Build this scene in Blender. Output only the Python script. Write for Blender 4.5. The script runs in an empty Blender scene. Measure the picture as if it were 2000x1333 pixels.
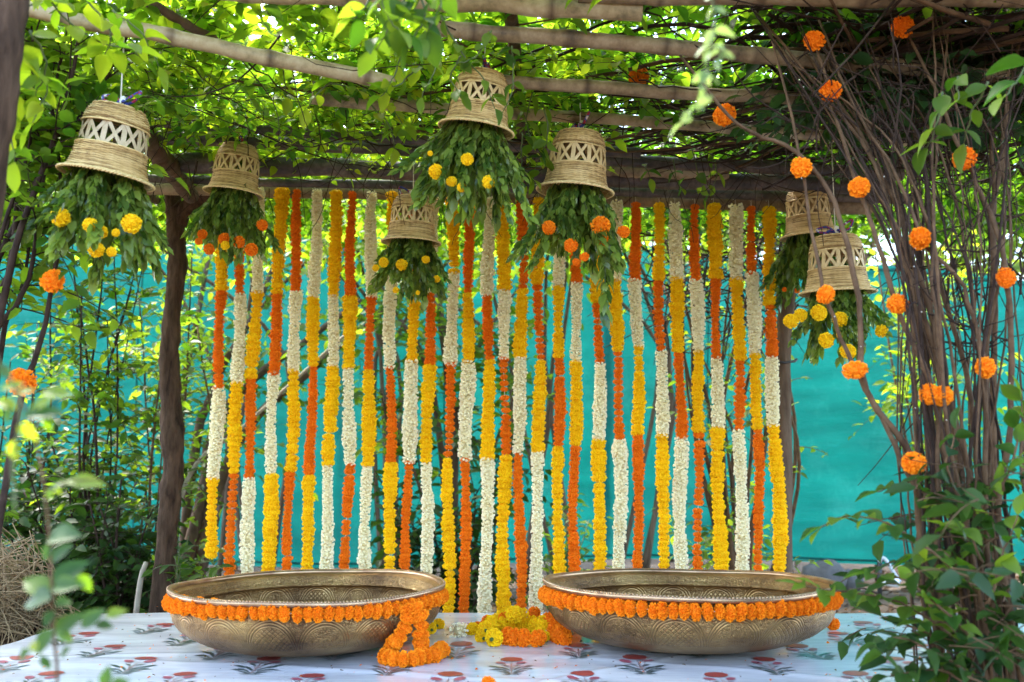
import bpy, math, random
import numpy as np
from mathutils import Vector, Matrix, Euler

rng = np.random.default_rng(11)
random.seed(11)
SC = bpy.context.scene
C = SC.collection

# ------------------------------------------------------------------ camera, sky, sun, exposure
F = 1944.4                      # focal length in photo pixels (35 mm on 36 mm, photo 2000 px wide)
TH = math.radians(7.15)
CZ = 0.95
cam_d = bpy.data.cameras.new('camera')
cam_d.lens = 35.0
cam_d.sensor_width = 36.0
cam_d.clip_start = 0.05
cam_d.clip_end = 1000.0
cam_d.dof.use_dof = True
cam_d.dof.focus_distance = 3.35
cam_d.dof.aperture_fstop = 2.8
cam_d.dof.aperture_blades = 9
cam = bpy.data.objects.new('camera', cam_d)
cam.location = (0, 0, CZ)
cam.rotation_euler = (math.radians(90) + TH, 0, 0)
C.objects.link(cam)
SC.camera = cam

SUN_DIR = Vector((-0.42, 0.42, 0.80)).normalized()        # towards the sun: high, behind and to the left
W = bpy.data.worlds.new('World')
SC.world = W
W.use_nodes = True
wn = W.node_tree.nodes
sky = wn.new('ShaderNodeTexSky')
sky.sky_type = 'NISHITA'
sky.sun_disc = False
sky.sun_elevation = math.asin(SUN_DIR.z)
sky.sun_rotation = math.atan2(SUN_DIR.x, SUN_DIR.y)
sky.air_density = 1.0
sky.dust_density = 2.0
wn['Background'].inputs['Strength'].default_value = 0.15
W.node_tree.links.new(sky.outputs['Color'], wn['Background'].inputs['Color'])

sun_d = bpy.data.lights.new('sun', 'SUN')
sun_d.energy = 1.5
sun_d.angle = math.radians(11.0)
sun_d.color = (1.0, 0.95, 0.86)
sun = bpy.data.objects.new('sun', sun_d)
sun.rotation_euler = SUN_DIR.to_track_quat('Z', 'Y').to_euler()
sun.location = (0, 0, 20)
C.objects.link(sun)

vs = SC.view_settings
vs.view_transform = 'Standard'
vs.look = 'None'
vs.gamma = 1.0
vs.use_curve_mapping = False
vs.exposure = 3.48
SC.cycles.use_denoising = True
SC.cycles.max_bounces = 10
SC.cycles.diffuse_bounces = 6
SC.cycles.transmission_bounces = 6
SC.cycles.sample_clamp_indirect = 8.0


def ray(px, py):
    a = (px - 1000.0) / F
    b = -(py - 666.5) / F
    return a, math.cos(TH) - b * math.sin(TH), math.sin(TH) + b * math.cos(TH)


def at(px, py, d):
    """the point of the place that lies d metres ahead and shows at this pixel of the photograph"""
    a, y, z = ray(px, py)
    s = d / y
    return Vector((a * s, d, CZ + z * s))


def on_z(px, py, z):
    a, y, k = ray(px, py)
    s = (z - CZ) / k
    return Vector((a * s, y * s, z))


# ------------------------------------------------------------------ object helpers
def tag(o, label=None, cat=None, group=None, kind=None):
    if label: o['label'] = label
    if cat: o['category'] = cat
    if group: o['group'] = group
    if kind: o['kind'] = kind
    return o


def empty(name, loc=(0, 0, 0), rot=(0, 0, 0)):
    o = bpy.data.objects.new(name, None)
    o.empty_display_size = 0.05
    o.location = loc
    o.rotation_euler = rot
    C.objects.link(o)
    return o


def inst(name, me, parent=None, M=None, loc=None, rot=None, scale=None):
    o = bpy.data.objects.new(name, me)
    if parent is not None: o.parent = parent
    if M is not None: o.matrix_local = M
    if loc is not None: o.location = loc
    if rot is not None: o.rotation_euler = rot
    if scale is not None: o.scale = scale if hasattr(scale, '__len__') else (scale,) * 3
    C.objects.link(o)
    return o


class Geo:
    """collects triangles of one mesh, with a per-vertex tint and a material slot per face"""
    def __init__(s):
        s.V, s.T, s.t, s.m, s.n = [], [], [], [], 0

    def add(s, V, T, tint=0.5, mi=0):
        V = np.asarray(V, dtype=np.float64).reshape(-1, 3)
        T = np.asarray(T, dtype=np.int64).reshape(-1, 3)
        s.V.append(V)
        s.T.append(T + s.n)
        s.t.append(np.broadcast_to(np.asarray(tint, dtype=np.float32), (len(V),)))
        s.m.append(np.full(len(T), mi, dtype=np.int32))
        s.n += len(V)
        return s

    def mesh(s, name, mats, smooth=True):
        V = np.concatenate(s.V); T = np.concatenate(s.T)
        me = bpy.data.meshes.new(name)
        me.vertices.add(len(V))
        me.vertices.foreach_set('co', V.astype(np.float32).ravel())
        me.loops.add(T.size)
        me.loops.foreach_set('vertex_index', T.astype(np.int32).ravel())
        me.polygons.add(len(T))
        me.polygons.foreach_set('loop_start', np.arange(0, T.size, 3, dtype=np.int32))
        me.polygons.foreach_set('material_index', np.concatenate(s.m))
        me.polygons.foreach_set('use_smooth', np.full(len(T), smooth, dtype=bool))
        a = me.attributes.new('tint', 'FLOAT', 'POINT')
        a.data.foreach_set('value', np.concatenate(s.t).astype(np.float32))
        for m in (mats if isinstance(mats, (list, tuple)) else [mats]):
            me.materials.append(m)
        me.update()
        me.validate()
        return me

    def build(s, name, mats, parent=None, smooth=True):
        return inst(name, s.mesh(name, mats, smooth), parent)


def grid_tris(n, k, wrap=True):
    """triangles of n rings with k points each"""
    T = []
    kk = k if wrap else k - 1
    for i in range(n - 1):
        for j in range(kk):
            a = i * k + j; b = i * k + (j + 1) % k
            T += [(a, b, b + k), (a, b + k, a + k)]
    return T


def tube(P, R, k=6, cap=True):
    P = np.asarray([tuple(p) for p in P], dtype=float)
    n = len(P)
    R = np.broadcast_to(np.asarray(R, dtype=float), (n,))
    t = np.gradient(P, axis=0)
    t /= np.linalg.norm(t, axis=1)[:, None] + 1e-12
    u = np.cross(t[0], (0, 0, 1.0) if abs(t[0][2]) < 0.9 else (1.0, 0, 0))
    V = []
    ang = np.arange(k) * 2 * math.pi / k
    for i in range(n):
        u = u - t[i] * np.dot(u, t[i])
        u /= np.linalg.norm(u) + 1e-12
        v = np.cross(t[i], u)
        V.append(P[i] + R[i] * (np.cos(ang)[:, None] * u + np.sin(ang)[:, None] * v))
    V = np.concatenate(V)
    T = grid_tris(n, k)
    if cap:
        for j in range(1, k - 1):
            T.append((0, j + 1, j))
            b = (n - 1) * k
            T.append((b, b + j, b + j + 1))
    return V, T


def spline(P, n):
    """Catmull-Rom through P, n points"""
    P = [np.asarray(tuple(p), dtype=float) for p in P]
    P = [2 * P[0] - P[1]] + P + [2 * P[-1] - P[-2]]
    out = []
    m = len(P) - 3
    for q in np.linspace(0, m - 1e-6, n):
        i = int(q); t = q - i
        a, b, c, d = P[i:i + 4]
        out.append(0.5 * (2 * b + (c - a) * t + (2 * a - 5 * b + 4 * c - d) * t * t + (3 * b - a - 3 * c + d) * t ** 3))
    return np.array(out)


def wob(P, amp, r=rng):
    n = len(P)
    w = r.normal(0, 1, (n, 3))
    w = (w + np.roll(w, 1, 0) + np.roll(w, -1, 0)) / 3
    w[0] = 0
    return P + w * amp


def lathe(prof, k=64):
    """prof: [(r, z)]; returns V, T"""
    V = []
    for r, z in prof:
        a = np.arange(k) * 2 * math.pi / k
        V.append(np.stack([r * np.cos(a), r * np.sin(a), np.full(k, z)], 1))
    return np.concatenate(V), grid_tris(len(prof), k)


def unit(v):
    return v / (np.linalg.norm(v, axis=-1, keepdims=True) + 1e-12)


# ------------------------------------------------------------------ materials
def new_mat(name):
    m = bpy.data.materials.new(name)
    m.use_nodes = True
    nt = m.node_tree
    return m, nt.nodes, nt.links, nt.nodes['Principled BSDF']


def val(n, links, sock, v):
    if hasattr(v, 'outputs') or isinstance(v, bpy.types.NodeSocket):
        links.new(v.outputs[0] if hasattr(v, 'outputs') else v, sock)
    else:
        sock.default_value = v


def noise(n, l, scale, detail=4, rough=0.55, vec=None):
    t = n.new('ShaderNodeTexNoise')
    t.inputs['Scale'].default_value = scale
    t.inputs['Detail'].default_value = detail
    t.inputs['Roughness'].default_value = rough
    if vec is not None: l.new(vec, t.inputs['Vector'])
    return t


def ramp(n, l, fac, stops):
    r = n.new('ShaderNodeValToRGB')
    e = r.color_ramp.elements
    e[0].position, e[0].color = stops[0][0], (*stops[0][1], 1)
    e[1].position, e[1].color = stops[-1][0], (*stops[-1][1], 1)
    for p, c in stops[1:-1]:
        x = e.new(p); x.color = (*c, 1)
    l.new(fac, r.inputs['Fac'])
    return r


def math_node(n, l, op, a, b=None, clamp=False):
    m = n.new('ShaderNodeMath')
    m.operation = op
    m.use_clamp = clamp
    val(n, l, m.inputs[0], a)
    if b is not None: val(n, l, m.inputs[1], b)
    return m.outputs[0]


def bump(n, l, p, height, strength=0.4, dist=0.01):
    b = n.new('ShaderNodeBump')
    b.inputs['Strength'].default_value = strength
    b.inputs['Distance'].default_value = dist
    l.new(height, b.inputs['Height'])
    l.new(b.outputs['Normal'], p.inputs['Normal'])
    return b


def coords(n, stretch=None, l=None, kind='Object'):
    tc = n.new('ShaderNodeTexCoord')
    if stretch is None: return tc.outputs[kind]
    mp = n.new('ShaderNodeMapping')
    mp.inputs['Scale'].default_value = stretch
    l.new(tc.outputs[kind], mp.inputs['Vector'])
    return mp.outputs['Vector']


def attr(n, name='tint'):
    a = n.new('ShaderNodeAttribute')
    a.attribute_name = name
    return a.outputs['Fac']


def noisy(name, c0, c1, scale=8, rough=0.8, bumpk=0.3, dist=0.01, stretch=None, metallic=0.0, detail=6):
    m, n, l, p = new_mat(name)
    v = coords(n, stretch, l) if stretch else coords(n)
    t = noise(n, l, scale, detail, 0.6, v)
    r = ramp(n, l, t.outputs['Fac'], [(0.3, c0), (0.7, c1)])
    l.new(r.outputs['Color'], p.inputs['Base Color'])
    p.inputs['Roughness'].default_value = rough
    p.inputs['Metallic'].default_value = metallic
    p.inputs['Specular IOR Level'].default_value = 0.15 if rough > .8 else 0.5
    if bumpk: bump(n, l, p, t.outputs['Fac'], bumpk, dist)
    return m


def leaf_mat(name, dark, light, trans_dark, trans_light, tw=0.5, rough=0.5, spec=0.25):
    """leaves: a tint per leaf picks between two greens; light passes through the blade"""
    m, n, l, p = new_mat(name)
    a = attr(n)
    nz = noise(n, l, 60, 2, 0.5, coords(n))
    s = math_node(n, l, 'MULTIPLY', nz.outputs['Fac'], 0.3)
    f = math_node(n, l, 'ADD', a, s)
    f = math_node(n, l, 'SUBTRACT', f, 0.15, clamp=True)
    r = ramp(n, l, f, [(0.0, dark), (1.0, light)])
    l.new(r.outputs['Color'], p.inputs['Base Color'])
    p.inputs['Roughness'].default_value = rough
    p.inputs['Specular IOR Level'].default_value = spec
    r2 = ramp(n, l, f, [(0.0, trans_dark), (1.0, trans_light)])
    tr = n.new('ShaderNodeBsdfTranslucent')
    l.new(r2.outputs['Color'], tr.inputs['Color'])
    mx = n.new('ShaderNodeMixShader')
    mx.inputs['Fac'].default_value = tw
    l.new(p.outputs[0], mx.inputs[1])
    l.new(tr.outputs[0], mx.inputs[2])
    l.new(mx.outputs[0], n['Material Output'].inputs['Surface'])
    return m


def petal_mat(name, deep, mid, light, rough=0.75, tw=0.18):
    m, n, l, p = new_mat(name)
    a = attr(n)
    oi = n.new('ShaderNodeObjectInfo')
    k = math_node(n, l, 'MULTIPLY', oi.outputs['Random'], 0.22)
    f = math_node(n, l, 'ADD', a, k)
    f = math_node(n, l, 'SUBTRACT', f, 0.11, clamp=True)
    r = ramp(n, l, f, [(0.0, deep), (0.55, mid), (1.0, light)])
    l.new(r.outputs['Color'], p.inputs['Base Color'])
    p.inputs['Roughness'].default_value = rough
    p.inputs['Specular IOR Level'].default_value = 0.2
    tr = n.new('ShaderNodeBsdfTranslucent')
    l.new(r.outputs['Color'], tr.inputs['Color'])
    mx = n.new('ShaderNodeMixShader')
    mx.inputs['Fac'].default_value = tw
    l.new(p.outputs[0], mx.inputs[1])
    l.new(tr.outputs[0], mx.inputs[2])
    l.new(mx.outputs[0], n['Material Output'].inputs['Surface'])
    return m


M = {}
M['orange'] = petal_mat('orange_petals', (0.66, 0.12, 0.002), (0.92, 0.25, 0.004), (0.97, 0.34, 0.01))
M['dark_orange'] = petal_mat('deep_orange_petals', (0.62, 0.11, 0.002), (0.89, 0.205, 0.003), (0.95, 0.28, 0.006))
M['yellow'] = petal_mat('yellow_petals', (0.80, 0.40, 0.002), (0.97, 0.62, 0.003), (0.98, 0.72, 0.008))
M['lemon'] = petal_mat('lemon_petals', (0.70, 0.38, 0.002), (0.94, 0.60, 0.004), (0.97, 0.70, 0.012))
M['white'] = petal_mat('cream_petals', (0.60, 0.46, 0.17), (0.94, 0.85, 0.56), (0.97, 0.91, 0.70))
M['calyx'] = noisy('green_calyx', (0.03, 0.07, 0.01), (0.06, 0.11, 0.02), 30, 0.7, 0)
M['thread'] = noisy('cotton_thread', (0.6, 0.55, 0.45), (0.75, 0.72, 0.62), 60, 0.9, 0)
M['leaf_canopy'] = leaf_mat('canopy_leaves', (0.035, 0.085, 0.010), (0.085, 0.15, 0.014), (0.08, 0.26, 0.008), (0.34, 0.52, 0.018), 0.56)
M['leaf_bright'] = leaf_mat('bright_leaves', (0.06, 0.12, 0.012), (0.12, 0.17, 0.015), (0.24, 0.46, 0.01), (0.56, 0.70, 0.02), 0.58)  # leaf colour and translucency raised to stand for sun shining through
M['leaf_mid'] = leaf_mat('shrub_leaves', (0.028, 0.075, 0.012), (0.08, 0.14, 0.018), (0.08, 0.22, 0.008), (0.34, 0.48, 0.02), 0.5)
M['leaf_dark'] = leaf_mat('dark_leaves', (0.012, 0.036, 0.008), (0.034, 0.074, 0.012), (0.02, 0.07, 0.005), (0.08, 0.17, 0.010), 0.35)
M['leaf_bunch'] = leaf_mat('glossy_bunch_leaves', (0.036, 0.078, 0.010), (0.22, 0.29, 0.045), (0.06, 0.17, 0.01), (0.30, 0.44, 0.03), 0.35, 0.32, 0.5)
M['leaf_pale'] = leaf_mat('pale_new_leaves', (0.08, 0.14, 0.05), (0.14, 0.20, 0.08), (0.20, 0.34, 0.06), (0.36, 0.46, 0.12), 0.4)
M['leaf_far'] = leaf_mat('far_tree_leaves', (0.045, 0.10, 0.012), (0.10, 0.15, 0.02), (0.14, 0.32, 0.01), (0.42, 0.55, 0.04), 0.5)
M['leaf_fore'] = leaf_mat('foreground_leaves', (0.022, 0.058, 0.016), (0.052, 0.105, 0.028), (0.05, 0.15, 0.015), (0.14, 0.26, 0.03), 0.4)
M['leaf_dry'] = leaf_mat('dry_leaves', (0.06, 0.035, 0.018), (0.20, 0.13, 0.07), (0.08, 0.04, 0.02), (0.18, 0.10, 0.05), 0.2, 0.8, 0.1)
M['bark'] = noisy('dark_bark', (0.016, 0.008, 0.004), (0.100, 0.058, 0.034), 34, 0.9, 1.0, 0.02, (1, 1, 0.22))
M['bark_grey'] = noisy('grey_brown_bark', (0.065, 0.040, 0.025), (0.15, 0.100, 0.065), 26, 0.9, 0.9, 0.015, (1, 1, 0.25))
M['stem'] = noisy('vine_stem', (0.048, 0.025, 0.013), (0.145, 0.082, 0.042), 22, 0.85, 0.5, 0.004)
M['stem_dark'] = noisy('dark_vine_stem', (0.018, 0.010, 0.007), (0.052, 0.030, 0.020), 22, 0.85, 0.5, 0.004)
M['stem_green'] = noisy('green_stem', (0.05, 0.075, 0.02), (0.09, 0.11, 0.03), 22, 0.7, 0.2, 0.003)
M['stem_pale'] = noisy('pale_dry_stick', (0.24, 0.19, 0.13), (0.36, 0.30, 0.22), 22, 0.8, 0.3, 0.003)
M['rope'] = noisy('black_wire', (0.015, 0.014, 0.014), (0.03, 0.028, 0.026), 40, 0.6, 0)


def bamboo_mat(name, c0, c1, c2):
    m, n, l, p = new_mat(name)
    v = coords(n, (1, 1, 1), l)
    t = noise(n, l, 7.0, 8, 0.7, v)
    t2 = noise(n, l, 40, 4, 0.6, v)
    mixf = math_node(n, l, 'ADD', math_node(n, l, 'MULTIPLY', t.outputs['Fac'], 0.75), math_node(n, l, 'MULTIPLY', t2.outputs['Fac'], 0.25))
    r = ramp(n, l, mixf, [(0.38, c0), (0.5, c1), (0.62, c2)])
    ring = n.new('ShaderNodeMix'); ring.data_type = 'RGBA'; ring.blend_type = 'MULTIPLY'
    l.new(attr(n), ring.inputs[0]); l.new(r.outputs['Color'], ring.inputs[6]); ring.inputs[7].default_value = (.28, .22, .18, 1)
    l.new(ring.outputs[2], p.inputs['Base Color'])
    p.inputs['Roughness'].default_value = 0.55
    bump(n, l, p, t2.outputs['Fac'], 0.35, 0.004)
    return m


M['bamboo'] = bamboo_mat('weathered_bamboo', (0.15, 0.115, 0.055), (0.36, 0.27, 0.145), (0.48, 0.39, 0.25))
M['pole'] = bamboo_mat('brown_bamboo', (0.07, 0.045, 0.025), (0.22, 0.15, 0.08), (0.34, 0.255, 0.155))
M['beam'] = bamboo_mat('dark_weathered_beam', (0.022, 0.016, 0.014), (0.06, 0.042, 0.034), (0.15, 0.11, 0.09))

# cane of the bells
m, n, l, p = new_mat('woven_cane')
a = attr(n)
nz = noise(n, l, 14, 5, 0.6, coords(n, (1, 1, 0.5), l))
f = math_node(n, l, 'ADD', math_node(n, l, 'MULTIPLY', a, 0.55), math_node(n, l, 'MULTIPLY', nz.outputs['Fac'], 0.55))
r = ramp(n, l, f, [(0.22, (0.26, 0.145, 0.045)), (0.48, (0.60, 0.40, 0.155)), (0.78, (0.76, 0.57, 0.27))])
l.new(r.outputs['Color'], p.inputs['Base Color'])
p.inputs['Roughness'].default_value = 0.5
M['cane'] = m
M['cane_strip'] = noisy('split_cane', (0.50, 0.34, 0.14), (0.66, 0.48, 0.23), 12, 0.5, 0.1, 0.002)
M['cane_grey'] = noisy('pale_split_cane', (0.42, 0.31, 0.17), (0.54, 0.43, 0.27), 12, 0.5, 0.1, 0.002)

# plaid tie cloth
m, n, l, p = new_mat('checked_cloth')
wv = noise(n, l, 45, 1, 0.4, coords(n))
r = ramp(n, l, wv.outputs['Fac'], [(0.36, (0.03, 0.04, 0.22)), (0.46, (0.35, 0.02, 0.05)), (0.54, (0.06, 0.08, 0.3)), (0.62, (0.7, 0.6, 0.6))])
r.color_ramp.interpolation = 'CONSTANT'
l.new(r.outputs['Color'], p.inputs['Base Color'])
p.inputs['Roughness'].default_value = 0.9
M['plaid'] = m
M['white_cloth'] = noisy('white_cloth', (0.62, 0.58, 0.52), (0.76, 0.72, 0.66), 20, 0.9, 0.2)

# teal shade cloth: thin, lets sunlight through
m, n, l, p = new_mat('teal_shade_cloth')
cv = coords(n)
n1 = noise(n, l, 1.3, 5, 0.6, coords(n, (1, 1, 3.5), l))
n2 = noise(n, l, 240, 1, 0.5, cv)
ff = math_node(n, l, 'ADD', math_node(n, l, 'MULTIPLY', n1.outputs['Fac'], 0.8), math_node(n, l, 'MULTIPLY', n2.outputs['Fac'], 0.2))
r = ramp(n, l, ff, [(0.3, (0.000, 0.098, 0.086)), (0.7, (0.003, 0.155, 0.138))])
l.new(r.outputs['Color'], p.inputs['Base Color'])
p.inputs['Roughness'].default_value = 0.55
n3 = noise(n, l, 2.2, 7, 0.7, coords(n, (0.8, 1, 5.0), l))
rid = math_node(n, l, 'ABSOLUTE', math_node(n, l, 'SUBTRACT', n3.outputs['Fac'], 0.5))
hc = math_node(n, l, 'ADD', math_node(n, l, 'MULTIPLY', math_node(n, l, 'MINIMUM', math_node(n, l, 'MULTIPLY', rid, 9.0), 1.0), 0.6), math_node(n, l, 'MULTIPLY', n2.outputs['Fac'], 0.25))
bump(n, l, p, hc, 0.9, 0.04)
scf = noise(n, l, 1.7, 9, 0.72, coords(n, (1.4, 1, 1), l))
scr = ramp(n, l, scf.outputs['Fac'], [(0.50, (0, 0, 0)), (0.70, (0.8, 0.8, 0.8))])
dust = n.new('ShaderNodeMix'); dust.data_type = 'RGBA'
l.new(scr.outputs['Color'], dust.inputs[0]); l.new(r.outputs['Color'], dust.inputs[6]); dust.inputs[7].default_value = (0.13, 0.34, 0.31, 1)
l.new(dust.outputs[2], p.inputs['Base Color'])
tr = n.new('ShaderNodeBsdfTranslucent')
r2 = ramp(n, l, ff, [(0.3, (0.000, 0.115, 0.104)), (0.7, (0.006, 0.195, 0.178))])
l.new(r2.outputs['Color'], tr.inputs['Color'])
mx = n.new('ShaderNodeMixShader')
mx.inputs['Fac'].default_value = 0.55
l.new(p.outputs[0], mx.inputs[1]); l.new(tr.outputs[0], mx.inputs[2])
l.new(mx.outputs[0], n['Material Output'].inputs['Surface'])
M['teal'] = m

# vinyl floor sheet
m, n, l, p = new_mat('white_vinyl')
nv = noise(n, l, 2.2, 4, 0.55, coords(n, (1, 3.0, 1), l))
nd = noise(n, l, 90, 3, 0.6, coords(n))
r = ramp(n, l, nv.outputs['Fac'], [(0.3, (0.56, 0.57, 0.59)), (0.7, (0.66, 0.665, 0.68))])
l.new(r.outputs['Color'], p.inputs['Base Color'])
p.inputs['Roughness'].default_value = 0.15
p.inputs['Specular IOR Level'].default_value = 0.5
bump(n, l, p, nv.outputs['Fac'], 0.25, 0.02)
M['vinyl'] = m


def print_mat(name, c0, c1):
    m = noisy(name, c0, c1, 60, 0.28, 0)
    return m


M['print_red'] = print_mat('printed_red', (0.30, 0.035, 0.035), (0.42, 0.07, 0.05))
M['print_pink'] = print_mat('printed_rose', (0.34, 0.06, 0.10), (0.44, 0.11, 0.14))
M['print_green'] = print_mat('printed_green', (0.012, 0.038, 0.034), (0.035, 0.07, 0.058))
M['print_stalk'] = print_mat('printed_stalk', (0.25, 0.15, 0.14), (0.33, 0.22, 0.20))
M['wood_edge'] = noisy('stage_boards', (0.07, 0.05, 0.035), (0.16, 0.11, 0.08), 9, 0.85, 0.4, 0.006, (0.3, 1, 1))
M['soil'] = noisy('soil', (0.050, 0.034, 0.022), (0.15, 0.105, 0.07), 7, 0.95, 0.8, 0.03, None, 0, 10)
M['stone'] = noisy('grey_stone', (0.055, 0.050, 0.048), (0.165, 0.155, 0.15), 5, 0.85, 0.6, 0.03)
M['straw'] = noisy('dry_straw', (0.15, 0.09, 0.04), (0.30, 0.205, 0.10), 12, 0.8, 0)
M['black_metal'] = noisy('black_metal', (0.012, 0.012, 0.013), (0.03, 0.03, 0.032), 30, 0.5, 0)
M['grey_metal'] = noisy('grey_conduit', (0.38, 0.40, 0.43), (0.5, 0.52, 0.55), 30, 0.4, 0)
M['white_plastic'] = noisy('white_plastic', (0.62, 0.62, 0.62), (0.75, 0.75, 0.75), 20, 0.4, 0)

# engraved brass of the bowls (UV: u round the bowl, v up the wall)
m, n, l, p = new_mat('engraved_brass')
uv = n.new('ShaderNodeUVMap'); uv.uv_map = 'uv'
sx = n.new('ShaderNodeSeparateXYZ'); l.new(uv.outputs['UV'], sx.inputs[0])
U, Vv = sx.outputs[0], sx.outputs[1]
mn = lambda op, a, b=None, c=False: math_node(n, l, op, a, b, c)
cell = mn('MULTIPLY', U, 17.0)
cf = mn('SUBTRACT', mn('FRACT', cell), 0.5)
du = mn('MULTIPLY', cf, 0.22)                          # metres across a motif, roughly
dv = mn('MULTIPLY', mn('SUBTRACT', Vv, 0.20), 0.20)
dist = mn('SQRT', mn('ADD', mn('MULTIPLY', du, du), mn('MULTIPLY', dv, dv)))
rings = mn('ABSOLUTE', mn('SINE', mn('MULTIPLY', dist, 330.0)))
ringmask = mn('MULTIPLY', mn('GREATER_THAN', dist, 0.088), mn('LESS_THAN', dist, 0.118))
k1 = mn('ABSOLUTE', mn('SUBTRACT', mn('FRACT', mn('ADD', mn('MULTIPLY', U, 170.0), mn('MULTIPLY', Vv, 13.0))), 0.5))
k2 = mn('ABSOLUTE', mn('SUBTRACT', mn('FRACT', mn('SUBTRACT', mn('MULTIPLY', U, 170.0), mn('MULTIPLY', Vv, 13.0))), 0.5))
lat = mn('MINIMUM', mn('MULTIPLY', mn('MINIMUM', k1, k2), 5.0), 1.0)
odd = mn('GREATER_THAN', mn('FRACT', mn('MULTIPLY', cell, 0.5)), 0.5)
swirl = noise(n, l, 55, 2, 0.5, coords(n)); sw = mn('ABSOLUTE', mn('SINE', mn('MULTIPLY', swirl.outputs['Fac'], 26.0)))
inner = mn('ADD', mn('MULTIPLY', lat, odd), mn('MULTIPLY', sw, mn('SUBTRACT', 1.0, odd)))
inmask = mn('LESS_THAN', dist, 0.088)
outer = mn('SUBTRACT', 1.0, mn('ADD', inmask, ringmask, True), True)
h = mn('ADD', mn('ADD', mn('MULTIPLY', inner, inmask), mn('MULTIPLY', rings, ringmask)), mn('MULTIPLY', sw, outer))
band = mn('MULTIPLY', mn('GREATER_THAN', Vv, 0.24), mn('LESS_THAN', Vv, 0.93))
fine = noise(n, l, 120, 3, 0.6, coords(n))
hh = mn('ADD', mn('MULTIPLY', mn('MULTIPLY', h, band), 0.8), mn('MULTIPLY', fine.outputs['Fac'], 0.35))
bump(n, l, p, hh, 0.65, 0.004)
pat = noise(n, l, 5.0, 7, 0.65, coords(n))
cut_tone = mn('MULTIPLY', mn('SUBTRACT', 1.0, h), mn('MULTIPLY', band, 0.25))  # lower tone where the engraving is cut in
pf = mn('SUBTRACT', pat.outputs['Fac'], mn('MULTIPLY', cut_tone, 0.5), True)
r = ramp(n, l, pf, [(0.28, (0.085, 0.044, 0.022)), (0.47, (0.28, 0.162, 0.064)), (0.68, (0.46, 0.295, 0.112))])
l.new(r.outputs['Color'], p.inputs['Base Color'])
p.inputs['Metallic'].default_value = 0.92
rr = ramp(n, l, pat.outputs['Fac'], [(0.3, (0.52,) * 3), (0.7, (0.36,) * 3)])
l.new(rr.outputs['Color'], p.inputs['Roughness'])
M['brass'] = m
M['brass_rim'] = noisy('worn_brass_rim', (0.26, 0.145, 0.085), (0.52, 0.35, 0.20), 16, 0.34, 0.3, 0.003, None, 0.92)

# ------------------------------------------------------------------ leaves
_LT = np.array([(0, 0, 0), (.30, 0, 0), (.68, 0, 0), (1, 0, 0), (.26, .46, 1), (.62, .42, 1), (.26, -.46, 1), (.62, -.42, 1)])
_LF = np.array([(0, 6, 1), (0, 1, 4), (1, 6, 7), (1, 7, 2), (1, 2, 5), (1, 5, 4), (2, 7, 3), (2, 3, 5)])
_BT = [(u, s * w, abs(s)) for u, w in ((0.0, 0.02), (.10, .22), (.25, .43), (.42, .50), (.60, .44), (.78, .28), (.92, .10), (1.0, 0.0)) for s in (-1, 0, 1)]
_BT = np.array(_BT)
_BF = np.array([t for i in range(7) for t in ((i * 3, i * 3 + 1, i * 3 + 4), (i * 3, i * 3 + 4, i * 3 + 3), (i * 3 + 1, i * 3 + 2, i * 3 + 5), (i * 3 + 1, i * 3 + 5, i * 3 + 4))])


def leaves(P, D, N, L, wr=0.52, fold=0.16, droop=0.22, T=_LT, Fc=_LF):
    """n leaves: base points P, directions D, blade normals N, lengths L -> V, T"""
    P, D, N = np.atleast_2d(P), unit(np.atleast_2d(D)), np.atleast_2d(N)
    n = len(P)
    L = np.broadcast_to(np.asarray(L, dtype=float), (n,))
    wr = np.broadcast_to(np.asarray(wr, dtype=float), (n,))
    N = unit(N - D * np.sum(D * N, 1)[:, None])
    S = np.cross(N, D)
    u, v, hgt = T[:, 0], T[:, 1], T[:, 2]
    A = L[:, None]
    V = (P[:, None, :] + D[:, None, :] * (A * u)[..., None] + S[:, None, :] * (A * wr[:, None] * v)[..., None]
         + N[:, None, :] * (A * (hgt * fold * np.abs(v) * wr[:, None] * 2 - droop * u ** 2))[..., None])
    TT = (Fc[None] + (np.arange(n) * len(T))[:, None, None]).reshape(-1, 3)
    return V.reshape(-1, 3), TT


def leaf_tint(t, T=_LT):
    return np.repeat(np.asarray(t, dtype=np.float32), len(T))


LEAF_MESH = {}


def leaf_mesh(kind):
    """a few shared blades for leaves that are objects of their own"""
    if kind not in LEAF_MESH:
        out = []
        r = np.random.default_rng(len(LEAF_MESH) + 5)
        for k in range(5):
            V, T = leaves([(0, 0, 0)], [(1, 0, 0)], [(0, 0, 1)], 1.0, r.uniform(.5, .66), r.uniform(.1, .3), r.uniform(.05, .4), _BT, _BF)
            V = V + np.stack([np.zeros(len(V)), np.zeros(len(V)), 0.02 * np.sin(V[:, 0] * 9 + k) * np.sign(V[:, 1])], 1)
            out.append(Geo().add(V, T, k / 4.0).mesh('leaf_blade', M[kind]))
        LEAF_MESH[kind] = out
    return LEAF_MESH[kind]


def leaf_obj(parent, kind, P, D, N, L, r=rng):
    D = Vector(tuple(D)).normalized()
    N = Vector(tuple(N))
    N = (N - D * N.dot(D)).normalized()
    S = N.cross(D)
    mat = Matrix(((D.x * L, S.x * L, N.x * L, P[0]), (D.y * L, S.y * L, N.y * L, P[1]), (D.z * L, S.z * L, N.z * L, P[2]), (0, 0, 0, 1)))
    return inst('leaf', leaf_mesh(kind)[int(r.integers(0, 5))], parent, mat)


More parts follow.
